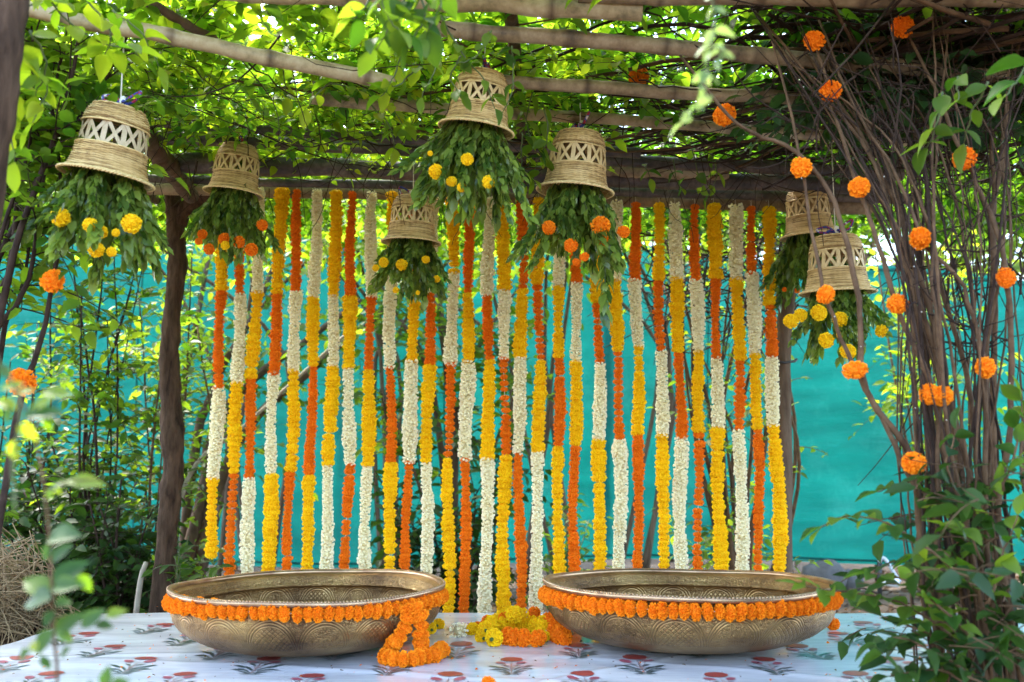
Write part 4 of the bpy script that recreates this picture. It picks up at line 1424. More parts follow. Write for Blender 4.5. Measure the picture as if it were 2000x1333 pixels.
# ------------------------------------------------------------------ right-hand vine: a sheaf of stems with marigolds tied on
vine = tag(empty('climbing_vine', (1.08, 2.3, 0)), 'sheaf of brown climbing vine stems fanning up at the right', 'vine')
vb = np.array((1.08, 2.3, 0))
vr = np.random.default_rng(51)


def vd(py): return 2.38 + .34 * min(max((520 - py) / 520, 0), 1)


def vpt(px, py, dd=0.0): return np.array(tuple(at(px, py, vd(py) + dd)))


def vstem(pts, rad, mat, name='stem', n=34, taper=.45):
    P = wob(spline([q_ - vb for q_ in pts], n), .006, vr)
    R = np.linspace(rad, rad * taper, n) * (1 + vr.normal(0, .05, n))
    return Geo().add(*tube(P, R, 7)).build(name, M[mat], vine)


def foot(px): return np.array((1.10 + (px - 1900) / 1944 * 1.6 + vr.normal(0, .03), 2.32 + vr.normal(0, .06), -.03))


for pts in ([(1885, 1150), (1790, 960), (1735, 840), (1672, 723), (1640, 650), (1613, 576), (1592, 470), (1566, 335), (1540, 200), (1500, 60)],
            [(1900, 1100), (1850, 900), (1827, 771), (1790, 680), (1753, 594), (1720, 480), (1678, 366), (1640, 250), (1622, 178), (1590, 78)],
            [(1930, 1150), (1925, 718), (1880, 560), (1797, 466), (1740, 330), (1660, 200), (1600, 40)],
            [(1960, 1100), (1975, 800), (1965, 543), (1930, 400), (1883, 310), (1830, 180), (1763, 53)],
            [(1800, 1050), (1785, 905), (1690, 760), (1680, 600), (1640, 420), (1560, 300), (1480, 260), (1415, 225), (1330, 110)]):
    vstem([foot(pts[0][0])] + [vpt(*p_, -.05) for p_ in pts], vr.uniform(.0065, .009), 'stem')
for i in range(52):
    fam = i % 3
    w = vr.uniform(1830, 2010) if fam == 0 else vr.uniform(1790, 1960) if fam == 1 else vr.uniform(1750, 1900)
    dd = vr.normal(0.06, .10)
    if fam == 0:
        mid = w + vr.uniform(-50, 60); tp = (mid + vr.uniform(-160, 70), vr.uniform(-40, 180))
    elif fam == 1:
        mid = max(w - vr.uniform(10, 120), 1765 + vr.uniform(0, 40)); tp = (mid - vr.uniform(60, 300), vr.uniform(-60, 120))
    else:
        mid = max(w - vr.uniform(40, 150), 1745 + vr.uniform(0, 30)); tp = (mid - vr.uniform(120, 340), vr.uniform(-40, 130))
    m2 = mid + (tp[0] - mid) * vr.uniform(.22, .42)
    pts = [foot(w + 20), vpt(w + vr.normal(25, 18), 1180, dd), vpt(w, 880, dd), vpt(mid, 520, dd), vpt(m2, 300, dd), vpt(tp[0], tp[1], dd)]
    rad = vr.uniform(.0024, .0062) if i > 5 else vr.uniform(.008, .013)
    vstem(pts, rad, 'stem' if vr.random() < .5 else 'stem_dark')
G = Geo()
for i in range(420):                                  # side twigs and thorns
    px_ = vr.uniform(1560, 2000); py_ = vr.uniform(-20, 760)
    if px_ < 1780 and py_ > 300: continue
    p0 = vpt(px_, py_, vr.normal(.06, .1)); ln = vr.uniform(.08, .4)
    a = vr.uniform(0, 6.28)
    p2 = p0 + np.array((math.cos(a) * ln * .7, vr.normal(0, .08), math.sin(a) * ln))
    P = wob(spline([p0 - vb, (p0 + p2) / 2 + vr.normal(0, .03, 3) - vb, p2 - vb], 8), .006, vr)
    G.add(*tube(P, np.linspace(1, .4, 8) * vr.uniform(.0012, .0032), 4, False))
tag(G.build('side_twigs', M['stem_dark'], vine), kind='stuff')
# dark leaf mass near the roof
G = Geo()
st, di, le = [], [], []
for i in range(560):
    st.append(vpt(vr.uniform(1560, 2060), vr.uniform(-60, 230), vr.uniform(.1, .5)) - vb); a = vr.uniform(0, 6.28)
    di.append((math.cos(a), math.sin(a), vr.uniform(-.6, .3))); le.append(vr.uniform(.1, .25))
leafy_twigs(G, st, di, le, .065, .04, vr, (0, .35), .5, .0018)
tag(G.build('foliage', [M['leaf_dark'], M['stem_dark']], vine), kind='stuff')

# leafy branches at the vine's foot, each leaf by itself
br_ = [[(1880, 1260), (1790, 1195), (1690, 1160), (1600, 1150), (1565, 1142)],
       [(1880, 1130), (1800, 1060), (1720, 1020), (1650, 1010), (1605, 1030)],
       [(1860, 1010), (1800, 960), (1750, 950), (1715, 962)],
       [(1890, 1240), (1830, 1180), (1760, 1130), (1700, 1120)],
       [(1900, 1320), (1820, 1270), (1760, 1245), (1715, 1255)],
       [(1930, 1180), (1960, 1080), (1990, 1010)], [(1900, 1020), (1950, 930), (1990, 890)], [(1880, 990), (1850, 900), (1870, 840)],
       [(1900, 1150), (1850, 1080), (1790, 1085)], [(1920, 1330), (1850, 1300), (1790, 1330)], [(1940, 1230), (1985, 1170), (2020, 1150)],
       [(1900, 1280), (1850, 1220), (1800, 1215)], [(1920, 1100), (1890, 1040), (1850, 1030)], [(1930, 1300), (1980, 1270), (2010, 1290)], [(1890, 1200), (1850, 1140), (1880, 1090)],
       [(1960, 960), (1985, 860), (1995, 780)], [(1890, 1340), (1840, 1310), (1740, 1320)]]
for k_, pts in enumerate(br_):
    dz = vr.uniform(-.22, .02)
    P = wob(spline([np.array(tuple(at(x, y, 2.28 + dz))) - vb for x, y in pts], 16), .003, vr)
    sprig_leaves(vine, 'leaf_mid' if k_ in (0, 1, 2, 6) else ('leaf_dark' if k_ % 3 == 1 else 'leaf_mid'), P, .0032, .032, .058, vr, 'stem', .1, .6, 'branch')

# denser leaf mass round the foot of the sheaf
G = Geo()
st, di, le = [], [], []
for i in range(130):
    y_ = vr.uniform(900, 1420); x_ = vr.normal(1890 + (1150 - y_) * .05, 85)
    st.append(np.array(tuple(at(x_, y_, 2.28 + vr.normal(-.02, .16)))) - vb); a = vr.uniform(0, 6.28)
    di.append((math.cos(a), math.sin(a) - .3, vr.uniform(-.3, .5))); le.append(vr.uniform(.08, .2))
leafy_twigs(G, st, di, le, .064, .040, vr, (0, .9), .4, .0018)
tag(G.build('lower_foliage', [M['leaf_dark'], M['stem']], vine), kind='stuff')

# marigold heads tied along the vines
TIED = [
    (1247, 150, 3.05, 20, 'orange marigold tied to roof twigs right of the highest bell'),
    (1590, 80, None, 21, 'orange marigold crossed by a thin stem, high among the dark vine stems'),
    (1763, 53, None, 21, 'topmost orange marigold at the upper right, on dark vine stems'),
    (1622, 178, None, 23, 'wide orange marigold in front of the roof pole end at the upper right'),
    (1415, 225, 2.85, 22, 'orange marigold with threads dangling, beside the blurred pale shoot'),
    (1565, 328, None, 19, 'orange marigold directly above the half hidden cane bell'),
    (1678, 366, None, 21, 'orange marigold with a long white thread, right of the half hidden bell'),
    (1883, 310, None, 23, 'orange marigold under the bright leaf pair on the thick vine sheaf'),
    (1797, 466, None, 20, 'orange marigold at the top edge of the teal cloth among thin stems'),
    (1613, 576, None, 19, 'orange marigold in front of the rim of the rightmost bell'),
    (1753, 594, None, 20, 'orange marigold on stems just right of the rightmost leafy bunch'),
    (1965, 543, None, 20, 'orange marigold at the right picture edge, on stems before teal cloth'),
    (1669, 723, None, 20, 'flattened orange marigold below the rightmost leafy bunch'),
    (1815, 770, None, 20, 'left one of two joined orange marigolds on the leaning stems'),
    (1840, 774, None, 19, 'right one of two joined orange marigolds on the leaning stems'),
    (1925, 718, None, 19, 'orange marigold half covered by a green leaf on the thick vine'),
    (1785, 905, None, 20, 'lowest orange marigold on the right vine, above the leafy branches'),
    (103, 549, 2.55, 22, 'round orange marigold on the left vine stem under the leftmost bunch'),
    (42, 747, 2.50, 24, 'orange marigold behind blurred leaves at the left edge'),
]
for i, (fx, fy, d, rp, lab) in enumerate(TIED):
    r = np.random.default_rng(300 + i)
    d = (vd(fy) - .085) if d is None else d
    p_ = at(fx, fy, d)
    rad = rp / F * d * r.uniform(.9, 1.08)
    ax = Vector((r.normal(0, .35), -1, r.normal(0, .35))).normalized()
    o = inst('marigold', FL['DB' if fy < 200 or fy in (543, 310) else 'OB'][i % 3], None, Matrix.Translation(p_) @ axis_rot(ax, r) @ Matrix.Diagonal((rad * (1.18 if fy == 723 else r.uniform(.92, 1.06)), rad * (r.uniform(.9, 1.05) if fy != 723 else .85), rad * r.uniform(.8, 1.1), 1)))
    tag(o, lab, 'marigold', 'marigold heads tied to the vines')
    inv = o.matrix_world.inverted() if False else (Matrix.Translation(p_) @ axis_rot(ax, np.random.default_rng(300 + i)) ).inverted()
    ln = r.uniform(.035, .10)
    w0 = p_ + Vector((r.uniform(-.5, .5) * rad, .3 * rad, -.6 * rad))
    M_inv = o.matrix_local.inverted()
    pts = [M_inv @ w0, M_inv @ (w0 + Vector((.006, 0, -ln * .5))), M_inv @ (w0 + Vector((-.004, 0, -ln)))]
    Geo().add(*tube(pts, .0014 / rad, 4)).build('thread', M['thread'], o)

# ------------------------------------------------------------------ left vine
lv_stems = []
lr = np.random.default_rng(61)


def A3(px, py, d): return np.array(tuple(at(px, py, d)))


def gnd(px, d, dx=0):
    q_ = A3(px, 1000, d); q_[2] = -.03; q_[0] += dx
    return q_


L_PTS = [[(-60, 900), (10, 560), (60, 400), (110, 250), (160, 60)], [(-80, 800), (-10, 480), (45, 330), (70, 180), (60, 20)], [(-40, 760), (30, 600), (60, 520), (75, 400), (100, 250)],
         [(60, 722), (85, 650), (103, 560), (117, 470), (122, 380), (100, 200), (130, 40)], [(-60, 760), (15, 540), (30, 380), (20, 200), (40, 40)], [(-90, 700), (0, 500), (80, 330), (180, 200), (260, 60)],
         [(-50, 1000), (-20, 640), (20, 430), (50, 260)], [(-40, 1100), (0, 660), (35, 590), (60, 480)]]
stems = []
for k_, pts in enumerate(L_PTS):
    rad = .013 if k_ in (0, 5) else lr.uniform(.006, .011)
    start = [gnd(-160 + 20 * k_, 2.7)] if k_ != 3 else [gnd(-60, 2.6), A3(20, 850, 2.58)]
    stems.append((start + [A3(x, y, 2.6 + .03 * k_) for x, y in pts], rad))
shrub('climbing_vine', 'dark brown vine stems leaning up at the left edge, with marigolds', 'vine', gnd(-120, 2.7), stems, 'leaf_canopy', .062, 20, .26, lr, .034, 'stem_dark', (.2, 1), .62)

# near trunk in the upper left corner
t_ = tag(empty('tree', gnd(-60, 1.9)), 'grey brown trunk cut off by the upper left corner', 'tree')
b = np.array(tuple(t_.location))
P = spline([gnd(-160, 1.9) - b, A3(-90, 700, 1.9) - b, A3(-25, 300, 1.9) - b, A3(5, 100, 1.9) - b, A3(25, -60, 1.92) - b], 24)
Geo().add(*tube(wob(P, .004), np.linspace(.05, .034, 24) * (1 + rng.normal(0, .05, 24)), 12)).build('trunk', M['bark'], t_)

# ------------------------------------------------------------------ shrubs behind and beside the stage
sr2 = np.random.default_rng(71)


def arch(px0, d, tops, r, bow=.1, rad=(.006, .011)):
    out = []
    for (x, y) in tops:
        b0 = gnd(px0 + r.normal(0, 18), d + r.normal(0, .08))
        e = A3(x, y, d + r.normal(0, .2))
        m_ = (b0 + e) / 2 + r.normal(0, bow, 3) * (1, 1, .3)
        out.append(([b0, m_, e], r.uniform(*rad)))
    return out


def tops(cx, w, y0, y1, n, r): return [(cx + r.uniform(-w, w), r.uniform(y0, y1)) for _ in range(n)]


S = sr2
shrub('tall_shrub', 'tall thin-stemmed shrub before teal cloth, left of the forked trunk', 'shrub', gnd(185, 5.3), arch(185, 5.3, tops(200, 110, 430, 640, 9, S), S), 'leaf_mid', .066, 21, .30, S, .036, 'stem_dark', (.0, .9), .2, 'shrubs before the teal cloth')
shrub('tall_shrub', 'airy shrub with yellow green leaves at the far left edge before teal cloth', 'shrub', gnd(30, 5.6), arch(30, 5.6, tops(40, 90, 480, 760, 5, S), S), 'leaf_mid', .066, 15, .30, S, .036, 'stem_dark', (.0, .8), .2, 'shrubs before the teal cloth')
shrub('tall_shrub', 'leafy shrub right behind the forked trunk', 'shrub', gnd(300, 5.6), arch(300, 5.6, tops(310, 80, 480, 760, 6, S), S), 'leaf_mid', .066, 25, .30, S, .038, 'stem', (.0, .9), .2, 'shrubs before the teal cloth')
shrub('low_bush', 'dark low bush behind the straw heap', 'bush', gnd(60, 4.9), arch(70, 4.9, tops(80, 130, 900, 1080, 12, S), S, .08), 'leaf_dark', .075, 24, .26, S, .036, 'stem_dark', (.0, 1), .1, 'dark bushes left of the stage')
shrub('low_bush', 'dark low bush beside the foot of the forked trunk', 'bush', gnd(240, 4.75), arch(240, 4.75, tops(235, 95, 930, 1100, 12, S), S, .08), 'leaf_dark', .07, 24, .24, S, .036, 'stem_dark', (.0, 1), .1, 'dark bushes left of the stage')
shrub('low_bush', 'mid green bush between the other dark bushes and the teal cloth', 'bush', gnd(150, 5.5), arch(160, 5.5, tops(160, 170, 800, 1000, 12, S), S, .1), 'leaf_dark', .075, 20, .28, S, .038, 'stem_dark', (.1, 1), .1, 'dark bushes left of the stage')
shrub('low_bush', 'small leafy plant rising behind the left end of the left bowl', 'bush', gnd(400, 4.6), arch(395, 4.6, tops(390, 70, 1040, 1130, 6, S), S, .05, (.003, .006)), 'leaf_mid', .06, 11, .16, S, .036, 'stem_green', (.0, .6), .35)
# pale sapling foot
o = tag(empty('cut_stick', gnd(270, 4.35)), 'short pale stick standing by the stage corner left of the trunk', 'stick')
b = np.array(tuple(o.location)); Geo().add(*tube(spline([gnd(264, 4.35) - b, A3(272, 1150, 4.35) - b, A3(285, 1100, 4.4) - b], 8), np.linspace(.014, .011, 8), 8)).build('shaft', M['stem_pale'], o)

# leaning tree behind the left garlands
st = [([gnd(360, 6.2), A3(380, 1000, 6.2), A3(440, 800, 6.3), A3(560, 690, 6.4), A3(700, 590, 6.5)], .050),
      ([gnd(370, 6.2), A3(420, 950, 6.2), A3(520, 790, 6.2), A3(640, 700, 6.3), A3(760, 600, 6.4)], .040),
      ([gnd(350, 6.2), A3(390, 830, 6.3), A3(480, 640, 6.4), A3(560, 470, 6.5)], .038),
      ([gnd(340, 6.3), A3(360, 760, 6.4), A3(400, 580, 6.5), A3(420, 420, 6.6)], .030)]
shrub('leaning_tree', 'small tree with trunks leaning right behind the left garlands', 'tree', gnd(360, 6.2), st, 'leaf_mid', .08, 30, .40, S, .05, 'bark_grey', (.5, 1), .3, None, 8, part='trunk', foliage='crown')
o = tag(empty('bare_stick', gnd(330, 5.6)), 'long pale bare stick leaning behind the left garlands', 'stick')
b = np.array(tuple(o.location)); Geo().add(*tube(spline([gnd(300, 5.6) - b, A3(365, 940, 5.6) - b, A3(480, 830, 5.7) - b, A3(690, 640, 5.8) - b], 16), np.linspace(.016, .008, 16), 8)).build('shaft', M['stem_pale'], o)
# middle tree
st = [([gnd(885, 6.4), A3(880, 900, 6.4), A3(868, 700, 6.4), A3(850, 560, 6.5), A3(830, 420, 6.6)], .042),
      ([gnd(880, 6.4), A3(890, 820, 6.4), A3(930, 690, 6.4), A3(1020, 560, 6.5)], .024),
      ([gnd(880, 6.4), A3(850, 760, 6.3), A3(790, 640, 6.3), A3(720, 520, 6.4)], .024),
      ([gnd(900, 6.4), A3(960, 900, 6.3), A3(1000, 780, 6.3), A3(1010, 640, 6.3)], .014),
      ([gnd(860, 6.4), A3(820, 950, 6.2), A3(770, 860, 6.2), A3(740, 760, 6.2)], .014)]
shrub('slender_tree', 'slender tree with a mottled trunk behind the middle garlands', 'tree', gnd(885, 6.4), st, 'leaf_mid', .085, 40, .38, S, .05, 'bark_grey', (.25, 1), .3, None, 8, part='trunk', foliage='crown')
shrub('low_bush', 'dark undergrowth bush behind the middle garlands', 'bush', gnd(860, 6.0), arch(860, 6.0, tops(870, 150, 800, 1060, 12, S), S, .1), 'leaf_dark', .085, 18, .3, S, .045, 'stem_dark', (.2, 1), .1)
shrub('low_bush', 'small green plant behind the garlands left of the right bowl', 'bush', gnd(1110, 6.3), arch(1110, 6.3, tops(1120, 70, 980, 1080, 6, S), S, .06), 'leaf_mid', .07, 12, .22, S, .045, 'stem_green', (.3, 1), .2)
# clump of arching stems at right
st = arch(1450, 5.8, [(1290, 430), (1330, 470), (1370, 420), (1300, 560), (1400, 440), (1440, 410), (1470, 480), (1500, 420), (1540, 500), (1520, 620), (1350, 650), (1420, 560), (1560, 430), (1490, 560), (1390, 700)], S, .12, (.010, .022))
shrub('stem_thicket', 'thicket of bare arching stems behind the rightmost garlands', 'thicket', gnd(1440, 5.8), st, 'leaf_mid', .062, 6, .3, S, .05, 'stem', (.4, 1), .2, None, 7)
G_ = bpy.data.objects.get('stem_thicket')
Gx = Geo()
for i in range(260):
    p0 = A3(S.uniform(1270, 1560), S.uniform(400, 640), 5.7 + S.normal(0, .3)); ln = S.uniform(.2, .6); a = S.uniform(0, 6.28)
    p2 = p0 + np.array((math.cos(a) * ln, S.normal(0, .1), math.sin(a) * ln * .7))
    b = np.array(tuple(G_.location))
    Gx.add(*tube(wob(spline([p0 - b, (p0 + p2) / 2 + S.normal(0, .05, 3) - b, p2 - b], 8), .01, S), np.linspace(.005, .002, 8), 4, False))
tag(Gx.build('twigs', M['stem_dark'], G_), kind='stuff')
shrub('low_bush', 'sunlit green weeds at the foot of the stem thicket', 'bush', gnd(1420, 6.2), arch(1420, 6.2, tops(1400, 110, 850, 1080, 9, S), S, .06, (.003, .006)), 'leaf_bright', .06, 12, .2, S, .045, 'stem_green', (.3, 1), .2)
shrub('young_tree', 'young tree with bright leaves crossing the top of the teal cloth at the right', 'tree', gnd(1830, 7.4), arch(1830, 7.4, [(1780, 520), (1800, 470), (1750, 560), (1840, 440), (1860, 560), (1700, 420)], S, .1, (.008, .014)), 'leaf_bright', .085, 22, .38, S, .05, 'stem', (.1, 1), .4)
# foliage overhanging the top of the cloth
for (px_, d, lab) in ((480, 7.3, 'backlit overhanging branches above the left garlands'), (760, 7.4, 'backlit overhanging branches behind the middle bell'), (1050, 7.3, 'backlit overhanging branches right of the middle tree'), (1290, 7.5, 'backlit overhanging branches behind the right garlands')):
    stt = [([gnd(px_ + S.normal(0, 40), d + .5), A3(px_ + S.normal(0, 40), 700, d + .45), A3(px_ + S.normal(0, 120), 440, d), A3(px_ + S.normal(0, 160), S.uniform(360, 480), d - .6)], .022) for _ in range(5)]
    shrub('overhanging_tree', lab, 'tree', gnd(px_, d + .5), stt, 'leaf_bright', .10, 34, .5, S, .06, 'bark_grey', (.3, 1), .55, 'trees leaning over the cloth', part='trunk', foliage='crown')

# ------------------------------------------------------------------ trees beyond the cloth
tr_ = np.random.default_rng(81)
FAR = [(-6.6, 12.6, 6.2, 'far leafy tree beyond the cloth at the left edge'), (-3.9, 13.2, 7.0, 'far tree beyond the cloth behind the leftmost bells'), (-1.4, 12.6, 6.4, 'far tree beyond the cloth left of centre'),
       (1.1, 13.4, 7.0, 'far tree beyond the cloth right of centre'), (3.5, 12.5, 6.0, 'far tree beyond the cloth behind the rightmost bell'), (5.9, 12.9, 6.6, 'far tree beyond the cloth at the right edge'), (8.4, 13.6, 6.6, 'far tree outside the right end of the cloth')]
for (x, y, hh_, lab) in FAR:
    stt = []
    for k_ in range(6):
        e = np.array((x + tr_.normal(0, 1.25), y + tr_.normal(0, .7), hh_ * tr_.uniform(.75, 1.1)))
        stt.append(([np.array((x, y, -.05)), np.array((x + tr_.normal(0, .12), y, hh_ * .3)), np.array((x, y, 0)) + (e - (x, y, 0)) * .62 + tr_.normal(0, .12, 3), e], .075 if k_ == 0 else .05))
    shrub('far_tree', lab, 'tree', (x, y, 0), stt, 'leaf_far', .20, 70, .9, tr_, .10, 'bark_grey', (.1, 1), .38, 'trees beyond the teal cloth', 7, part='limb', foliage='crown')

for (x, y, lab) in ((-5.9, 10.3, 'bushy growth showing over the cloth top at the far left'), (-4.2, 10.6, 'bushy growth over the cloth behind the leftmost bunch'), (-2.4, 10.2, 'bushy growth over the cloth behind the forked trunk'), (-.4, 10.5, 'bushy growth over the cloth behind the middle bells'), (1.6, 10.3, 'bushy growth over the cloth right of the middle'), (6.3, 10.4, 'bushy growth over the cloth top at the far right')):
    stt = [([np.array((x, y, -.05)), np.array((x + tr_.normal(0, .3), y, 1.6)), np.array((x + tr_.normal(0, .8), y + tr_.normal(0, .3), tr_.uniform(2.9, 4.0)))], .035) for _ in range(5)]
    shrub('far_bush', lab, 'bush', (x, y, 0), stt, 'leaf_far', .15, 42, .6, tr_, .08, 'bark_grey', (.1, 1), .5, 'bushes just beyond the teal cloth', 6)

# ------------------------------------------------------------------ left foreground sprig, close to the lens
fr2 = np.random.default_rng(92)
fg = tag(empty('foreground_sapling', at(105, 1500, 1.2)), 'blurred young plant close to the lens at the lower left', 'sapling')
b = np.array(tuple(fg.location))


def fgs(pts, leafs, R=.0022, mat='stem'):
    P = spline([A3(*q_) - b for q_ in pts], 24)
    Geo().add(*tube(P, np.linspace(R, R * .5, 24), 7)).build('stem', M[mat], fg)
    for (x0, y0, x1, y1, d, kind, roll) in leafs:
        p0, p1 = A3(x0, y0, d), A3(x1, y1, d + fr2.normal(0, .012))
        D = p1 - p0
        Nn = np.array((fr2.normal(0, .25), -roll - .75, .9))
        leaf_obj(fg, {'leaf_pale': 'leaf_fore' if fr2.random() < .5 else 'leaf_mid', 'leaf_mid': 'leaf_fore'}.get(kind, kind), p0 - b, D, Nn, float(np.linalg.norm(D)) * .80, fr2)


fgs([(108, 1560, 1.2), (112, 1333, 1.2), (105, 1230, 1.2), (100, 1120, 1.2), (92, 1000, 1.2), (78, 900, 1.2), (55, 810, 1.2), (15, 740, 1.2)],
    [(95, 1055, 165, 1035, 1.19, 'leaf_pale', .2), (98, 1060, 85, 1105, 1.2, 'leaf_mid', 1.2), (100, 1100, 150, 1050, 1.22, 'leaf_mid', .4),
     (100, 1170, 20, 1165, 1.18, 'leaf_mid', .5), (102, 1150, 165, 1130, 1.2, 'leaf_pale', .5), (104, 1140, 175, 1080, 1.21, 'leaf_mid', .8), (100, 1160, 30, 1120, 1.2, 'leaf_pale', .3),
     (106, 1190, 80, 1235, 1.2, 'leaf_mid', 1.0), (108, 1185, 150, 1165, 1.19, 'leaf_mid', .5), (150, 1125, 188, 1160, 1.2, 'leaf_bright', .4),
     (108, 1235, 165, 1190, 1.18, 'leaf_dark', .8), (112, 1230, 150, 1262, 1.17, 'leaf_mid', 1.2), (104, 1230, 60, 1290, 1.18, 'leaf_mid', .9), (160, 1225, 212, 1180, 1.18, 'leaf_mid', 1.6), (205, 1205, 258, 1182, 1.18, 'leaf_pale', .6), (185, 1222, 232, 1226, 1.18, 'leaf_dark', .3),
     (120, 1285, 140, 1258, 1.2, 'leaf_mid', .4), (60, 1270, 25, 1296, 1.16, 'leaf_mid', .4), (70, 1275, 62, 1240, 1.16, 'leaf_bright', .5), (80, 1280, 105, 1316, 1.16, 'leaf_mid', .7), (205, 1345, 212, 1290, 1.12, 'leaf_mid', 1.6), (215, 1345, 262, 1325, 1.12, 'leaf_pale', .8), (180, 1350, 165, 1320, 1.12, 'leaf_dark', .8)])
fgs([(90, 960, 1.2), (120, 945, 1.18), (160, 938, 1.17), (200, 936, 1.17)],
    [(120, 945, 92, 962, 1.18, 'leaf_mid', .4), (130, 943, 225, 932, 1.17, 'leaf_pale', .3), (110, 950, 150, 935, 1.18, 'leaf_pale', .3), (95, 955, 100, 985, 1.18, 'leaf_mid', 1.0), (100, 950, 125, 968, 1.18, 'leaf_pale', .7)], .0014)
fgs([(30, 1000, 1.05), (25, 900, 1.05), (40, 820, 1.05), (30, 760, 1.06), (-10, 690, 1.06)],
    [(30, 860, 25, 910, 1.05, 'leaf_bright', 1.4), (35, 830, 80, 862, 1.05, 'leaf_bright', 1.0), (45, 815, 145, 800, 1.05, 'leaf_mid', .3), (30, 800, -20, 770, 1.05, 'leaf_bright', .5), (30, 770, 75, 755, 1.06, 'leaf_bright', .2), (70, 790, 105, 832, 1.06, 'leaf_pale', .8), (60, 800, 115, 770, 1.06, 'leaf_bright', .3), (20, 790, 10, 838, 1.05, 'leaf_mid', 1.0), (80, 770, 165, 765, 1.1, 'leaf_pale', .3), (110, 745, 150, 735, 1.15, 'leaf_pale', .4), (0, 760, 60, 745, 1.06, 'leaf_bright', .3), (20, 740, -10, 700, 1.06, 'leaf_mid', .5), (90, 812, 100, 850, 1.06, 'leaf_bright', .8)], .0018, 'stem_green')

# ------------------------------------------------------------------ straw heap on a stump
hs = tag(empty('tree_stump', (-1.95, 3.75, 0)), 'dark old stump under the straw heap at the left edge', 'stump')
V, T = lathe([(.02, .005), (.30, -.03), (.29, .12), (.25, .26), (.235, .36), (.20, .395), (.02, .39)], 26)
V = V * (1 + .10 * np.sin(np.arctan2(V[:, 1], V[:, 0]) * 5)[:, None] * (1, 1, 0)) + rng.normal(0, .008, V.shape)
Geo().add(V, T).build('stump_body', M['bark'], hs)
hay = tag(empty('straw_heap', (-1.93, 3.7, .37)), 'heap of dry straw lying on the stump at the left edge', 'straw heap')
hr = np.random.default_rng(97)
G = Geo()
V, T = sphere(8, 16, .21, .16)
G.add(V * (1 + hr.normal(0, .05, (len(V), 1))) + (0, 0, .05), T)
for i in range(620):
    d = unit(hr.normal(0, 1, 3) * (1, 1, .7)); d[2] = abs(d[2]) * .95 - .1
    p0 = d * np.array((.23, .23, .18)) * hr.uniform(.9, 1.04) + (0, 0, .06)
    tg = unit(np.cross(d, hr.normal(0, 1, 3))); ln = hr.uniform(.12, .32)
    out = .10 if hr.random() < .1 else .0
    p1 = p0 + tg * ln * .5 + d * .012; p2 = p0 + tg * ln + d * (out - .05) - np.array((0, 0, .04 if out else 0))
    G.add(*tube(spline([p0 - tg * ln * .3 - d * .02, p1, p2], 6), .0022, 3, False))
for i in range(34):
    a = hr.uniform(-.6, 1.6) - 1.0
    p0 = np.array((.2 * math.cos(a), .2 * math.sin(a), .05)); ln = hr.uniform(.1, .3)
    p2 = p0 + np.array((math.cos(a) * ln * .6, math.sin(a) * ln * .4, -ln))
    G.add(*tube(spline([p0, (p0 + p2) / 2 + (math.cos(a) * .08, math.sin(a) * .05, .07), p2], 7), .002, 3, False))
tag(G.build('straw', M['straw'], hay), kind='stuff')

# ------------------------------------------------------------------ stones and garden light behind the stage
def stone(name, px0, py0, d, s, label, seed):
    r = np.random.default_rng(seed)
    V, T = sphere(12, 18, 1, 1)
    for q_ in range(9):
        nrm = unit(r.normal(0, 1, 3)); c = r.uniform(.62, .9)
        dd = V @ nrm
        V = V - nrm * np.maximum(dd - c, 0)[:, None] * .85
    V = V * (1 + r.normal(0, .012, (len(V), 1))) * s
    g = gnd(px0, d)
    o = Geo().add(V + (0, 0, s[2] * .72), T).build(name, M['stone'])
    o.location = (g[0], g[1], 0)
    tag(o, label, 'stone', 'stones below the teal cloth')


stone('boulder', 1600, 1120, 7.75, (.19, .15, .15), 'larger grey boulder under the hem of the teal cloth', 4)
stone('boulder', 1655, 1120, 7.85, (.10, .09, .10), 'smaller brown stone right of the larger boulder', 6)

gl = tag(empty('garden_light', gnd(1718, 7.3)), 'black staked garden light with bent grey conduit on the soil', 'garden light')
b = np.array(tuple(gl.location))
Geo().add(*tube([A3(1718, 1180, 7.3) - b, A3(1718, 1130, 7.3) - b, A3(1718, 1094, 7.3) - b], .017, 10)).build('stake', M['black_metal'], gl)
Geo().add(*tube(spline([A3(1717, 1098, 7.29) - b, A3(1724, 1090, 7.28) - b, A3(1733, 1098, 7.27) - b, A3(1743, 1115, 7.26) - b, A3(1758, 1138, 7.22) - b], 16), .013, 8)).build('conduit', M['grey_metal'], gl)
P = np.array([A3(1720, 1140, 7.2) - b, A3(1736, 1139, 7.2) - b, A3(1750, 1138, 7.2) - b, A3(1753, 1138, 7.2) - b])
Geo().add(*tube(P, [.006, .026, .036, .034], 14)).build('lamp_head', M['white_plastic'], gl)
o = tag(empty('fallen_branch', gnd(1640, 6.9)), 'thin dark branch lying on the litter below the cloth', 'branch')
b = np.array(tuple(o.location)); q0 = gnd(1630, 6.9) - b; q1 = gnd(1710, 7.2) - b
Geo().add(*tube(spline([q0 + (0, 0, .06), (q0 + q1) / 2 + (0, 0, .14), q1 + (0, 0, .08)], 12), .008, 6)).build('shaft', M['stem_dark'], o)

# ------------------------------------------------------------------ flowers left lying on the sheet
pr = np.random.default_rng(121)


def loose(px, py, rp, kind, label, ax=None, lift=0.0, name='marigold', group='loose flowers lying on the sheet'):
    """py is the flower's centre in the photograph"""
    rad0 = rp / F * 3.6
    p_ = on_z(px, py, STAGE_Z + rad0 * .82 + lift)
    rad = rp / F * p_.y
    ax = Vector(ax) if ax else Vector((pr.normal(0, .4), pr.normal(-.3, .3), 1))
    o = inst(name, FL[kind][int(pr.integers(0, len(FL[kind])))], None, Matrix.Translation(p_) @ axis_rot(ax, pr) @ Matrix.Scale(rad, 4))
    return tag(o, label, 'marigold' if kind != 'W' else 'white flower', group)


